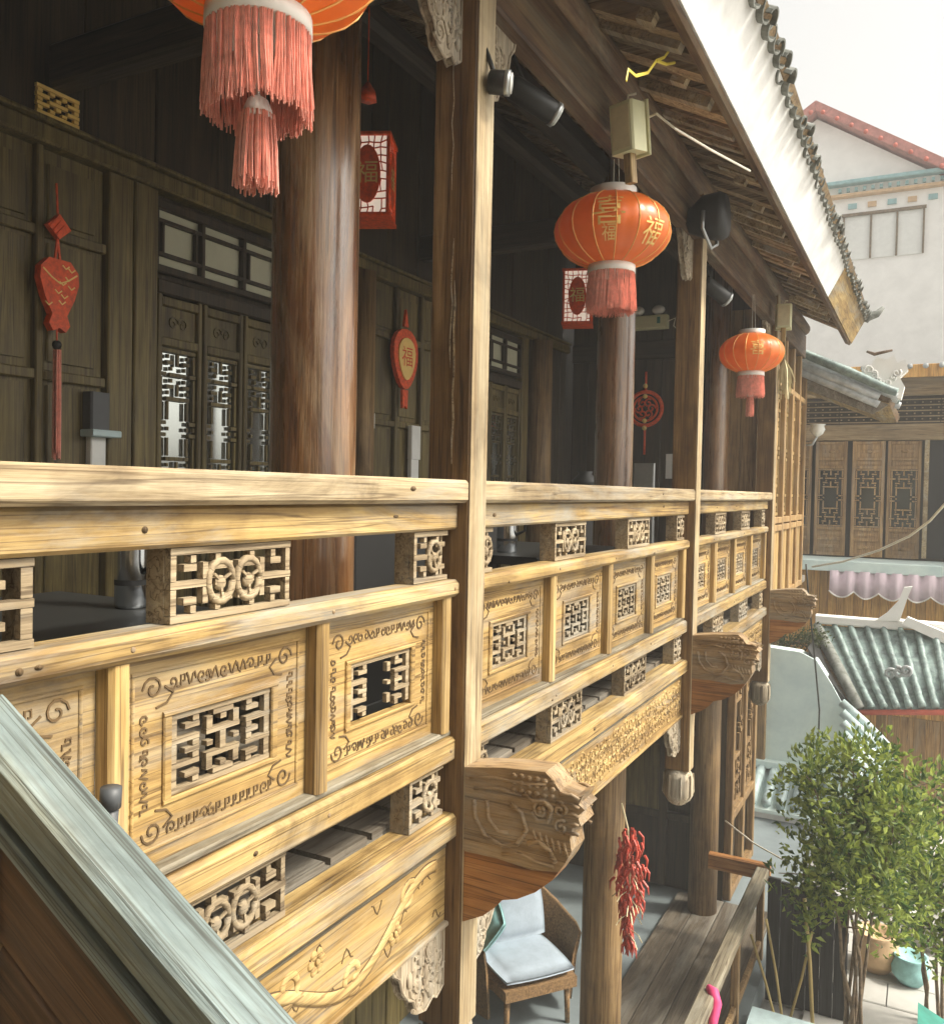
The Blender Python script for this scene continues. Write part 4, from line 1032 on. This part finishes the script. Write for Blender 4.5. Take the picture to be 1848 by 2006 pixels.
tag(q.build('vent_pipe', M['dull']), 'dark grey plastic pipe end standing behind the sloping stair railing', 'pipe')

# ================================================================== lower storey: railing, chair, chillies
t = thing('lower_railing', 'weathered grey timber railing along the ground floor plank walkway', 'railing', (.13, 6.5, -3.05))
q = MB(); q.bbox(.075, .185, 4.3, 7.86, -2.36, -2.285, .012); q.build('top_rail', M['greyrail'], t)
q = MB(); q.bbox(-.34, .19, 7.865, 7.94, -2.40, -2.26, .010, 0); q.build('end_beam', M['bracket_low'], t)
for y in (4.5, 5.6, 6.7, 7.8):
    q = MB(); q.bbox(.10, .16, y-.03, y+.03, -3.25, -2.361, .006, 2); q.build('rail_post', M['lowcol'], t)
q = MB(); q.bbox(.11, .15, 4.3, 7.86, -2.95, -2.89, .006); q.build('bottom_rail', M['lowcol'], t)
t = thing('chilli_string', 'bunch of dried red chillies hanging on the lower round column', 'chilli string', (-.27, 5.22, -1.9)); rng = random.Random(12)
q = MB(); q.tube([(-.33,5.24,-.98),(-.28,5.22,-1.12),(-.255,5.215,-1.5),(-.25,5.21,-1.86)], .006, 5); q.build('straw_cord', M['straw'], t)
q = MB()
for k in range(230):
    u = rng.random(); z = -1.12-.72*u; w = .085*math.sin(math.pi*min(1, u*1.15+.12))**.7+.02; a = rng.uniform(0, 6.28); r = w*rng.uniform(.25, 1)
    c = Vector((-.255+r*math.cos(a), 5.20+r*math.sin(a)*.8, z)); dx = rng.uniform(-.02,.02)
    q.tube([c, c+Vector((dx+.012*math.cos(a), .01*math.sin(a), -.03)), c+Vector((dx*2, 0, -.075-.02*rng.random()))], [.009, .0085, .002], 5)
q.build('chillies', M['chilli'], t)
q = MB()
for k in range(22):
    z = rng.uniform(-1.8,-1.25); a = rng.uniform(0,6.28); q.tube([(-.25,5.19,z),(-.25+.07*math.cos(a),5.17+.05*math.sin(a),z-.02),(-.25+.10*math.cos(a),5.15+.06*math.sin(a),z-.05)], .0035, 3)
q.build('straw_ends', M['straw'], t)
# wicker armchair, cushions
pc = atZ(1018, 1856, -2.58); t = local_thing('wicker_armchair', 'brown wicker armchair with rounded arms on the ground floor', 'chair', (pc.x, pc.y, -3.06), R_(-38))
q = MB()
def shell(q, a0, a1, n=14, R=.41, z0=.10):
    pts = []
    for i in range(n+1):
        a = a0+(a1-a0)*i/n; back = max(0, -math.cos(a)); h = .62+.28*back**1.5
        for z, rr_ in ((z0, R*.92), (.45, R), (h, R*1.10), (h+.02, R*1.13), (h, R*1.15), (.45, R*1.07), (z0, R*.99)): pts.append((rr_*math.cos(a)*1.0, rr_*math.sin(a), z))
    k = 7; fs = [[i*k+j, i*k+j+1, (i+1)*k+j+1, (i+1)*k+j] for i in range(n) for j in range(k-1)]; fs += [list(range(k)), [n*k+j for j in range(k-1,-1,-1)]]
    q.add(pts, fs, True)
shell(q, R_(62), R_(298)); q.build('back_and_arms', M['wicker'], t)
q = MB(); q.prism([(.36*math.cos(R_(a)), .36*math.sin(R_(a))) for a in range(60, 301, 20)]+[(.36,-.30),(.36,.30)], 2, .30, .38); q.build('seat', M['wicker'], t)
for sx, sy in ((.30,.26),(.30,-.26),(-.22,.22),(-.22,-.22)):
    q = MB(); q.tube([(sx,sy,.002),(sx*.97,sy*.97,.299)], [.018,.024], 8); q.build('leg', M['wicker'], t)
def pillow(name, mat, label, loc, rot, sx, sy, sz):
    q = MB(); N = 10; vs = []; 
    for s in (1, -1):
        for i in range(N+1):
            for j in range(N+1):
                u, v = i/N*2-1, j/N*2-1; e = ((1-u**4)*(1-v**4))**.45; vs.append((u*sx*(1-.06*v*v), v*sy*(1-.06*u*u), s*sz*(.22+.78*e) if e > 0 else s*sz*.18))
    K = (N+1)**2; fs = []
    for i in range(N):
        for j in range(N):
            a = i*(N+1)+j; fs += [[a, a+N+1, a+N+2, a+1], [K+a, K+a+1, K+a+N+2, K+a+N+1]]
    ring = [i*(N+1) for i in range(N+1)]+[N*(N+1)+j for j in range(1,N+1)]+[i*(N+1)+N for i in range(N-1,-1,-1)]+[j for j in range(N-1,0,-1)]
    for k in range(len(ring)): a, b = ring[k], ring[(k+1) % len(ring)]; fs.append([a, b, K+b, K+a])
    q.add(vs, fs, True); o = q.build(name, mat); o.location = loc; o.rotation_euler = rot; return tag(o, label, 'cushion')
cr, sr = math.cos(R_(-38)), math.sin(R_(-38))
loc = lambda x, y, z: (pc.x+x*cr-y*sr, pc.y+x*sr+y*cr, -3.06+z)
pillow('seat_cushion', M['blue'], 'flat pale blue seat cushion on the wicker armchair', loc(.06,0,.435), (0,0,R_(-38)), .30, .30, .055)
pillow('back_cushion', M['blue'], 'upright pale blue cushion against the wicker armchair back', loc(-.20,.06,.70), (0,R_(72),R_(-38)), .24, .24, .07)
pillow('turquoise_cushion', M['teal'], 'turquoise patterned cushion tucked at the side of the wicker armchair', loc(-.14,-.22,.64), (R_(58),R_(15),R_(-50)), .18, .18, .06)

# ================================================================== courtyard
g = MB(); g.add([(-400,-400,-3.32),(400,-400,-3.32),(400,400,-3.32),(-400,400,-3.32)], [(0,1,2,3)]); structure(g.build('ground', M['grout']))
pv = MB(); pv.box(.21, 9.0, -3, 16, -3.40, -3.312); pave = structure(pv.build('courtyard_paving', M['grout']))
rng = random.Random(21); sm_ = {}
for v in range(4):
    q = MB(); q.bbox(-.295, .295, -.195, .195, -3.3118, -3.284-.003*v, .008, 0); sm_[v] = q.mesh('paving_stone', M['stone'])
cnt = 0
for j in range(22):
    for i in range(9):
        x = .53+i*.60+(.3 if j % 2 else 0); y = 3.0+j*.40
        if x > 5.4: continue
        put('paving_stone', sm_[rng.randrange(4)], pave, (x, y, 0)); cnt += 1

# dark board screen behind the walkway rail, with canes leaning on it
t = thing('board_screen', 'dark board screen standing behind the bamboo canes and tree', 'screen', (.5, 7.6, -3.3))
for k in range(6):
    q = MB(); q.bbox(.22+k*.105, .22+k*.105+.102, 7.58+.006*(k % 2), 7.615, -3.282, -2.24-.02*(k % 3), .006, 2); q.build('board', M['darkboard'], t)
q = MB(); q.bbox(.22, .85, 7.616, 7.65, -2.66, -2.58, .006, 0); q.bbox(.22, .85, 7.616, 7.65, -3.1, -3.02, .006, 0); q.build('batten', M['darkboard'], t)
CANE = ['thin cane leaning from the walkway rail towards the pale box', 'thin grey cane between the walkway rail and dark boards', 'thin yellow cane leaning left before the dark boards', 'thick upright bamboo cane at the edge of the tree crown']
for k, (a, b) in enumerate((((1470,1830),(1515,1990)), ((1500,1800),(1530,1990)), ((1590,1825),(1545,2000)), ((1575,1760),(1590,2000)))):
    p0, p1 = atY(a[0], a[1], 7.50+.01*k), atY(b[0], b[1], 7.25+.04*k)
    e = p1+(p1-p0)*((-3.285-p1.z)/(p1.z-p0.z)); q = MB(); q.tube([p0, (p0+e)/2+Vector((.01,0,0)), e], .011 if k < 3 else .016, 7)
    tag(q.build('bamboo_cane', M['bamboo']), CANE[k], 'cane', 'bamboo canes by the dark screen')
p = atZ(1530, 1998, -3.0)
q = MB(); q.bbox(p.x-.20, p.x+.22, p.y-.5, p.y+.02, -3.285, -3.0, .012, 0); q.bbox(p.x-.22, p.x+.24, p.y-.52, p.y+.04, -2.999, -2.975, .008, 0)
tag(q.build('planter_box', M['pale']), 'pale blue planter box at the foot of the bamboo canes', 'box')
p = atZ(1415, 1950, -2.30); q = MB(); P = [(.13,p.y,-2.27),(.17,p.y-.03,-2.278),(.20,p.y-.06,-2.33),(.19,p.y-.10,-2.42),(.20,p.y-.16,-2.47)]
q.tube(P, [.02,.04,.035,.03,.02], 8, flat=(Vector((0,1,0)), .8)); tag(q.build('pink_ribbon', M['pink']), 'bright pink cloth knotted over the ground floor railing', 'ribbon')

p = atZ(1815, 1972, -2.75); t = thing('green_parasol', 'low green tarpaulin canopy on thin poles beside the trees', 'canopy', (p.x+.4, p.y-.4, -3.3))
q = MB(); q.prism([(p.x-.06,-2.80),(p.x+.35,-2.98),(p.x+1.0,-3.05),(p.x+1.0,-3.03),(p.x+.36,-2.95),(p.x-.06,-2.76)], 1, p.y-.9, p.y+.05); q.build('tarpaulin', M['green'], t)
for yy in (p.y-.85, p.y): q = MB(); q.tube([(p.x-.04,yy,-3.284),(p.x-.04,yy,-2.79)], .012, 6); q.build('pole', M['steel'], t)
def jar(label, x, y, r, h, mat):
    q = MB(); q.lathe([(r*.6,0),(r*.95,h*.3),(r,h*.6),(r*.8,h*.9),(r*.9,h),(r*.75,h),(r*.68,h*.85)], (x, y, -3.285), 20); tag(q.build('flower_pot', mat), label, 'pot', 'flower pots under the trees')
jar('ochre glazed flower pot beside the dark board screen', 1.02, 8.6, .20, .34, M['ochre']); jar('pale stone flower pot behind the tree stems', 1.45, 9.3, .24, .30, M['stone']); jar('turquoise glazed flower pot behind the tree stems', 1.30, 8.5, .16, .24, M['teal'])
t = thing('stone_table', 'pale stone table with slab top behind the tree stems', 'table', (1.9, 10.2, -3.285))
q = MB(); q.bbox(1.35, 2.5, 9.9, 10.5, -2.72, -2.62, .015, 0); q.build('table_top', M['stone'], t)
for x in (1.5, 2.3): q = MB(); q.bbox(x-.08, x+.08, 10.0, 10.4, -3.284, -2.721, .015, 2); q.build('table_leg', M['stone'], t)
# potted tree
def tree(label, x, y, z0, zc, rx, rz, n, seed, stems, nclump):
    rng = random.Random(seed); t = thing('courtyard_tree', label, 'tree', (x, y, z0))
    tips = []
    for s in range(stems):
        a = rng.uniform(0, 6.28); r = rng.uniform(.03,.12); P = [Vector((x+r*math.cos(a), y+r*math.sin(a)*.5, z0+.02))]
        ex, ey = x+rng.uniform(-.8,.8)*rx*.7, y+rng.uniform(-.6,.6)*rx*.7; ez = zc+rng.uniform(-.1,.7)*rz
        for i in range(1, 7):
            u = i/6; P.append(Vector((P[0].x+(ex-P[0].x)*u**1.3+rng.uniform(-.025,.025), P[0].y+(ey-P[0].y)*u**1.3+rng.uniform(-.02,.02), z0+(ez-z0)*u)))
        rb = rng.uniform(.012,.020); q = MB(); q.tube(P, [rb*(1-.12*i) for i in range(7)], 7)
        for k in range(6):
            b = P[rng.randint(3, 6)]; d = Vector((rng.uniform(-1,1), rng.uniform(-1,1), rng.uniform(-.1,1))).normalized()*rng.uniform(.18,.42)*rx*1.6
            q.tube([b, b+d*.5+Vector((0,0,.03)), b+d], [.009,.006,.003], 4); tips.append(b+d)
        q.build('trunk', M['bark'], t); tips += P[4:]
    for k in range(nclump):
        while True:
            v = Vector((rng.uniform(-1,1), rng.uniform(-1,1), rng.uniform(-1,1)))
            if .25 < v.length < 1 and not (v.z < -.35 and abs(v.x) < .35) : break
        tips.append(Vector((x+rx*v.x*(1+.25*math.sin(4*v.z+seed)), y+rx*.75*v.y, zc+rz*v.z)))
    q = MB(); per = n//len(tips)
    for c in tips:
        cr_ = rng.uniform(.05,.15); st = Vector((rng.uniform(-.6,.6), rng.uniform(-.6,.6), 1)).normalized()
        for k in range(int(per*(cr_/.12)**1.5)):
            d = Vector((rng.gauss(0,1), rng.gauss(0,1), rng.gauss(0,1))).normalized()*cr_*rng.random()**.6; d += st*d.dot(st)*.8; p = c+d
            ax = (d.normalized()+st*.7+Vector((rng.uniform(-.8,.8), rng.uniform(-.8,.8), rng.uniform(-.7,.4)))).normalized()
            sd = ax.cross(Vector((rng.uniform(-1,1), rng.uniform(-1,1), rng.uniform(-1,1)))).normalized(); L = rng.uniform(.045,.085); W = L*.25
            nn = ax.cross(sd)*L*.10
            q.add([p, p+ax*L*.45+sd*W+nn, p+ax*L-nn*1.5, p+ax*L*.45-sd*W+nn], [(0,1,2),(0,2,3)])
    q.build('crown', M['leaf'], t); return t
pt_ = atY(1700, 1690, 7.2)
tree('multi-stemmed leafy tree in the courtyard beside the ground floor railing', .94, 7.2, -3.29, -1.70, .60, .82, 7600, 5, 7, 95)
tree('smaller leafy tree growing close behind the multi-stemmed tree', 1.50, 7.9, -3.29, -2.0, .46, .80, 3600, 9, 4, 44)

# ------------------------------------------------------------------ tiled gate roof in the courtyard
t = thing('tiled_gate', 'small gate with blue-green tiled roof, red eave edge and white curled ridge', 'gate', (1.2, 12.8, -3.3))
E0, E1 = (.62, 12.0, -1.72), (2.6, 12.0, -1.42); K0, K1 = (-.02, 13.2, -.86), (2.9, 13.2, -.74)
def lerp(a, b, t_): return tuple(a[i]+(b[i]-a[i])*t_ for i in range(3))
q = MB(); dk = Vector((0,0,-.06))
top = [Vector(E0), Vector(E1), Vector(K1), Vector(K0)]; bot = [v+dk for v in top]
q.add([*top, *bot], [(0,1,2,3),(7,6,5,4),(0,4,5,1),(1,5,6,2),(2,6,7,3),(3,7,4,0)]); deck = q.build('roof_deck', M['gtile'], t)
q = MB(); bk = [Vector(K0), Vector(K1), Vector((2.6,14.4,-1.6)), Vector((.6,14.4,-1.6))]; q.add([*bk, *[v+dk for v in bk]], [(0,1,2,3),(7,6,5,4),(0,4,5,1),(1,5,6,2),(2,6,7,3),(3,7,4,0)]); q.build('rear_slope', M['gtile'], t)
for k in range(15):
    u = k/14; q = MB(); e, r_ = lerp(E0, E1, u), lerp(K0, K1, u); P = []
    for i in range(7):
        s_ = i/6; p = Vector(lerp(e, r_, s_)); p.z += .035-.07*math.sin(math.pi*s_)*.6; P.append(p+Vector((0, -.03 if i == 0 else 0, .0)))
    PP = []; RR = []
    for i in range(6):
        for f, r2 in ((0, .046), (.45, .043), (.92, .038)): PP.append(P[i].lerp(P[i+1], f)); RR.append(r2+random.uniform(-.002,.002))
    q.tube(PP, RR, 8); q.build('tile_row', M['gtile'], t)
q = MB(); q.tube([Vector(E0)+Vector((-.03,-.02,-.035)), Vector(lerp(E0,E1,.5))+Vector((0,-.02,-.045)), Vector(E1)+Vector((0,-.02,-.03))], .035, 6); q.build('red_eave_board', M['redtrim'], t)
q = MB(); q.bbox(-.05, 1.0, 13.14, 13.28, -.83, -.70, .02, 0); q.bbox(1.0, 2.9, 13.14, 13.28, -.80, -.68, .02, 0); q.build('ridge', M['plaster'], t)
q = MB(); q.prism([(.72,-.72),(1.02,-.70),(1.10,-.40),(1.16,-.22),(1.06,-.235),(1.0,-.42),(.86,-.60)], 1, 13.12, 13.2); q.prism([(1.05,-.72),(1.6,-.95),(1.6,-.80),(1.12,-.62)], 1, 13.0, 13.12); q.build('curled_finial', M['plaster'], t)
q = MB(); rng = random.Random(4)
for k in range(3): carve(q, spiral(.95+.09*k, -1.30+.05*k, .075, 1.4, k*2, (-1)**k, 14), 12.42-.1*k, .022, 'y', 1, 6)
q.build('ridge_scroll', M['silver'], t)
q = MB(); q.tube([(.62,11.97,-1.70),(.38,12.3,-1.36),(.14,12.8,-1.08),(-.03,13.2,-.86)], [.07,.075,.08,.06], 8); q.build('hip_ridge', M['tile'], t)
q = MB(); q.tube([(.60,12.0,-1.86),(.30,12.3,-1.52),(.05,12.8,-1.22),(-.12,13.15,-1.02)], [.07,.10,.11,.08], 8); q.build('barge_board', M['bracket'], t)
q = MB(); q.prism([(.60,-1.79),(.40,-1.55),(.15,-1.25),(-.02,-1.0),(.10,-1.5),(.45,-1.9),(.62,-1.9)], 1, 12.02, 12.9); q.build('gable_boards', M['darkboard'], t)
for x in (.86, 2.35):
    q = MB(); q.bbox(x-.06, x+.06, 12.4, 12.52, -3.3, -1.72, .01, 2); q.build('gate_post', M['lowcol'], t)
for k in range(9):
    q = MB(); q.bbox(.93+k*.152, .93+k*.152+.148, 12.45, 12.48, -3.28, -1.85, .006, 2); q.build('gate_board', M['farw'], t)
q = MB(); rng = random.Random(6)
for k in range(900):
    u = rng.random(); p = Vector((.10-.55*u+rng.gauss(0,.07), 12.6+rng.gauss(0,.1), -.92-.18*u+rng.gauss(0,.06)*1.2)); d = Vector((rng.uniform(-1,1),rng.uniform(-1,1),rng.uniform(-.3,1))).normalized()*.06; s2 = d.cross(Vector((.3,.5,.7))).normalized()*.012
    q.add([p, p+d*.5+s2, p+d, p+d*.5-s2], [(0,1,2,3)])
o = q.build('roof_plants', M['moss']); tag(o, 'dry roof plants tufted at the end of the tiled gate roof', 'plants', None, 'stuff')
# lime washed wall below it, with coping and a lower row of tiles
t = thing('lime_washed_wall', 'bluish lime-washed wall with curved top below the tiled gate roof', 'wall', (0, 12.0, -3.3))
poly = [(-.75,-3.3),(.62,-3.3),(.62,-1.98),(.45,-1.72),(.28,-1.42),(.10,-1.15),(-.10,-1.06),(-.75,-1.02)]
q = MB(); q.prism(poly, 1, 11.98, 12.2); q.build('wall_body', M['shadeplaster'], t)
q = MB(); q.bbox(-.75, .50, 11.86, 11.975, -2.62, -2.52, .01, 0); q.build('ledge', M['shadeplaster'], t)
q = MB(); q.bbox(-.75, .35, 11.41, 11.60, -3.2, -3.02, .012, 0); q.build('ledge', M['plaster'], t)
for k in range(7):
    q = MB(); q.tube([(-.70+.17*k, 11.97, -2.60), (-.70+.17*k, 11.6, -2.72), (-.70+.17*k, 11.2, -2.86)], .06, 8); q.build('lean_to_tile', M['paletile'], t)
q = MB(); q.prism([(11.97,-2.66),(11.18,-2.93),(11.18,-2.97),(11.97,-2.72)], 0, -.78, .42); q.build('lean_to_deck', M['shadeplaster'], t)
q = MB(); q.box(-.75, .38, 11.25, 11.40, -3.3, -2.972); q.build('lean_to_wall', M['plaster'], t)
for k in range(6):
    q = MB(); q.tube([(.42+.02*k, 11.85-.12*k, -1.62-.10*k), (.70, 11.8-.12*k, -1.83-.10*k), (1.02, 11.75-.12*k, -2.13-.09*k)], .055, 9); q.build('coping_tile', M['paletile'], t)

# ------------------------------------------------------------------ building across the courtyard
FY = 16.0
t = thing('courtyard_house', 'timber house across the courtyard with carved doors and lilac awning', 'house', (2.0, 17.0, -3.3))
q = MB(); q.box(-3.0, 7.0, FY+.10, FY+4, -3.3, 3.1); body = q.build('wall', M['dark'], t)
q = MB(); q.bbox(-3, 7, FY-.06, FY+.06, 1.93, 2.20, .01, 0); q.bbox(-3, 7, FY-.5, FY-.35, 2.62, 2.92, .01, 0); q.build('lintel', M['farh'], t)
for k in range(9):
    a = -.82+k*.76
    q = MB(); fretwork(q, CHECK, a, a+.75, 2.21, 2.62, FY-.02, FY+.0, 1, .42); q.build('grid_transom', M['farh'], t)
LEAF = [-.98, -.42, .16, .70, 1.75, 2.3, 2.85, 3.4]
for i, a in enumerate(LEAF):
    w = .50; q = MB(); b = a+w
    q.bbox(a, a+.05, FY-.03, FY+.02, -.02, 1.92, .006, 2); q.bbox(b-.05, b, FY-.03, FY+.02, -.02, 1.92, .006, 2)
    for z in (0, .26, .44, 1.48, 1.62, 1.89): q.bbox(a+.05, b-.05, FY-.028, FY+.02, z-.025, z+.025, .005, 0)
    q.box(a+.05, b-.05, FY, FY+.015, -.02, .44); q.box(a+.05, b-.05, FY, FY+.015, 1.48, 1.9)
    for z in (.13, .35, 1.55, 1.75): q.bbox(a+.11, b-.11, FY-.012, FY, z-.03, z+.03, .008, 0)
    for z in (.13, 1.75): q.sphere((a+w/2, FY-.012, z), .045, 8, 6, 1.2, .4, .7)
    lf_ = q.build('door_leaf', M['farw'], t)
    q = MB(); fretwork(q, DOORL, a+.05, b-.05, .465, 1.455, FY-.018, FY-.002, 1, .6); q.build('lattice', M['farw'], lf_)
    q = MB(); q.box(a+.05, b-.05, FY+.002, FY+.006, .465, 1.455); q.build('pane', M['dglass'], lf_)
q = MB(); q.bbox(1.24, 1.31, FY-.10, FY-.04, .0, 1.93, .008, 2); q.build('door_post', M['handrail'], t)
q = MB(); q.box(1.32, 1.74, FY+.04, FY+.06, 0, 1.93); q.build('doorway_shade_panel', M['blackm'], t)  # black panel stands in for the shade inside the open door
q = MB(); q.bbox(-3, 7, FY-1.0, FY+.1, -.22, -.05, .01, 0); q.build('gallery_slab', M['shadeplaster'], t)
q = MB(); nW = 90; vs = []
for i in range(nW+1):
    x = -.05+i*.04; sc = .10*abs(math.sin(i*math.pi/9)); yy = FY-1.05-.04*math.sin(i*1.1)
    vs += [(x, yy+.04, -.20), (x, yy, -.52-sc)]
fs = [[2*i, 2*i+1, 2*i+3, 2*i+2] for i in range(nW)]; q.add(vs, fs, True); aw = q.build('awning', M['awning'], t)
sd_ = aw.modifiers.new('thick', 'SOLIDIFY'); sd_.thickness = .008
q = MB(); q.tube([(-.05+i*.04, FY-1.06-.04*math.sin(i*1.1), -.525-.10*abs(math.sin(i*math.pi/9))) for i in range(nW+1)], .012, 5); q.build('awning_trim', M['collar'], aw)
for k in range(40):
    q = MB(); q.bbox(-.75+k*.13, -.75+k*.13+.126, FY-.62, FY-.58+.006*(k % 2), -3.28, -.23, .006, 2); q.build('wall_board', M['orange'], t)
q = MB(); P = [(FY-.795, 2.93),(FY+3, 3.22),(FY+3, 3.30),(FY-.795, 3.01)]; q.prism(P, 0, -.2, 7.4); ro = q.build('roof', M['silver'], t)
q = MB(); q.bbox(-.2, 7.4, FY-.84, FY-.80, 2.86, 3.06, .006, 0); q.build('fascia', M['orange'], t)
for k in range(34):
    q = MB(); x = -.1+k*.22; q.tube([(x, FY-.86, 3.03),(x, FY+.6, 3.14),(x, FY+2.9, 3.30)], .045, 7); q.build('tile_row', M['silver'], ro)
q = MB(); q.lathe([(.05,-.05),(.055,.1),(.03,.14)], (1.62, FY-.7, 0), 12); tag(q.build('white_jar', M['plaster']), 'white jar on the ledge of the courtyard house', 'jar')
# ------------------------------------------------------------------ white gabled building behind
WY = 24.0
t = thing('white_gabled_house', 'tall white plaster house with red tiled verge behind the courtyard house', 'house', (2, 28, -3.3))
ap = atY(1600, 225, WY); en = atY(1848, 338, WY); sl_ = (en.z-ap.z)/(en.x-ap.x)
xr = 5.5; zr = ap.z+sl_*(xr-ap.x)
q = MB(); q.prism([(-6,-3.3),(xr,-3.3),(xr,zr-.1),(ap.x,ap.z-.1),(-6,ap.z-.1+sl_*(ap.x+6))], 1, WY, WY+8); body = q.build('wall', M['plaster'], t)
def verge(x0, z0, x1, z1):
    q = MB(); q.prism([(x0,z0-.02),(x1,z1-.02),(x1,z1+.24),(x0,z0+.24)], 1, WY-.35, WY+8.2); v = q.build('red_verge', M['pinktile'], t)
    n = 22
    for k in range(n):
        u = (k+.5)/n; q = MB(); q.sphere((x0+(x1-x0)*u, WY-.36, z0+(z1-z0)*u+.02), .06, 7, 5, 1, .6, 1); q.build('tile_end', M['redtrim'], v)
verge(ap.x, ap.z, xr+.4, ap.z+sl_*(xr+.4-ap.x)); verge(ap.x-.01, ap.z, -6.2, ap.z+sl_*(ap.x+6.2))
zt_ = lambda py: atY(1740, py, WY-.1).z
q = MB(); q.bbox(-3, 1.75, WY-.25, WY-.001, zt_(352), zt_(344), .02, 0); q.build('teal_cornice', M['tealtrim'], t)
q = MB(); q.bbox(-3, 1.75, WY-.18, WY-.001, zt_(376), zt_(369), .02, 0); q.build('ochre_band', M['ochre'], t)
for k in range(14):
    q = MB(); x = -.9+k*.19; q.box(x-.035, x+.035, WY-.10, WY-.001, zt_(364), zt_(357)); q.build('dentil', M['tealtrim'], t)
for k in range(5):
    q = MB(); x = -.6+k*.45; q.box(x-.10, x+.10, WY-.05, WY-.001, zt_(398), zt_(388)); q.build('painted_panel', M['ochre'] if k % 2 else M['tealtrim'], t)
wx = [atY(px, 450, WY).x for px in (1652, 1705, 1756, 1808)]; zb, zz = zt_(500), zt_(414)
q = MB(); q.box(wx[0], wx[3], WY-.03, WY-.001, zb, zz); win = q.build('window', M['offwhite'], t)
q = MB()
for x in wx: q.box(x-.022, x+.022, WY-.08, WY-.031, zb, zz)
q.box(wx[0]-.05, wx[3]+.05, WY-.10, WY-.0305, zz+.001, zz+.07); q.build('window_frame', M['bark'], win)
# ------------------------------------------------------------------ rope and cables
P = [atY(1590,1110,12.6), atY(1650,1100,12.2), atY(1720,1078,11.6), atY(1780,1050,11.0), atY(1820,1020,10.5), atY(1860,975,10.0), atY(1960,860,9.0), atY(2200,600,7.0)]
q = MB(); q.tube(P, .014, 7); tag(q.build('rope', M['rope']), 'thick pale rope swooping across the courtyard from the gallery corner', 'rope')
P = [atX(1578,1105,.12), atX(1582,1160,.14), atX(1592,1260,.16), atX(1604,1390,.18)]; P.append(Vector((P[-1].x, P[-1].y, -3.3)))
q = MB(); q.tube(P, .010, 6); tag(q.build('down_cable', M['black']), 'black cable running down the corner of the timber house', 'cable')
p0, p1 = atY(1420, 1608, 8.4), atY(1540, 1688, 7.4); q = MB(); q.tube([p0, (p0+p1)/2+Vector((0,0,-.03)), p1], .008, 6)
tag(q.build('clothes_line', M['rope']), 'short white line tied from the lower column towards the tree', 'line')

# ------------------------------------------------------------------ air
hz = MB(); hz.box(-14, 22, -7, 40, -4.4, 14.5); hz = hz.build('haze', None)
hm = bpy.data.materials.new('haze'); hm.use_nodes = True; hn = hm.node_tree.nodes; hn.clear()
ho = hn.new('ShaderNodeOutputMaterial'); pvn = hn.new('ShaderNodeVolumePrincipled'); pvn.inputs['Density'].default_value = .0058; pvn.inputs['Color'].default_value = (1,.985,.95,1)
hm.node_tree.links.new(pvn.outputs[0], ho.inputs['Volume']); hz.data.materials.clear(); hz.data.materials.append(hm)
tag(hz, 'thin pale haze filling the courtyard air', None, None, 'stuff')
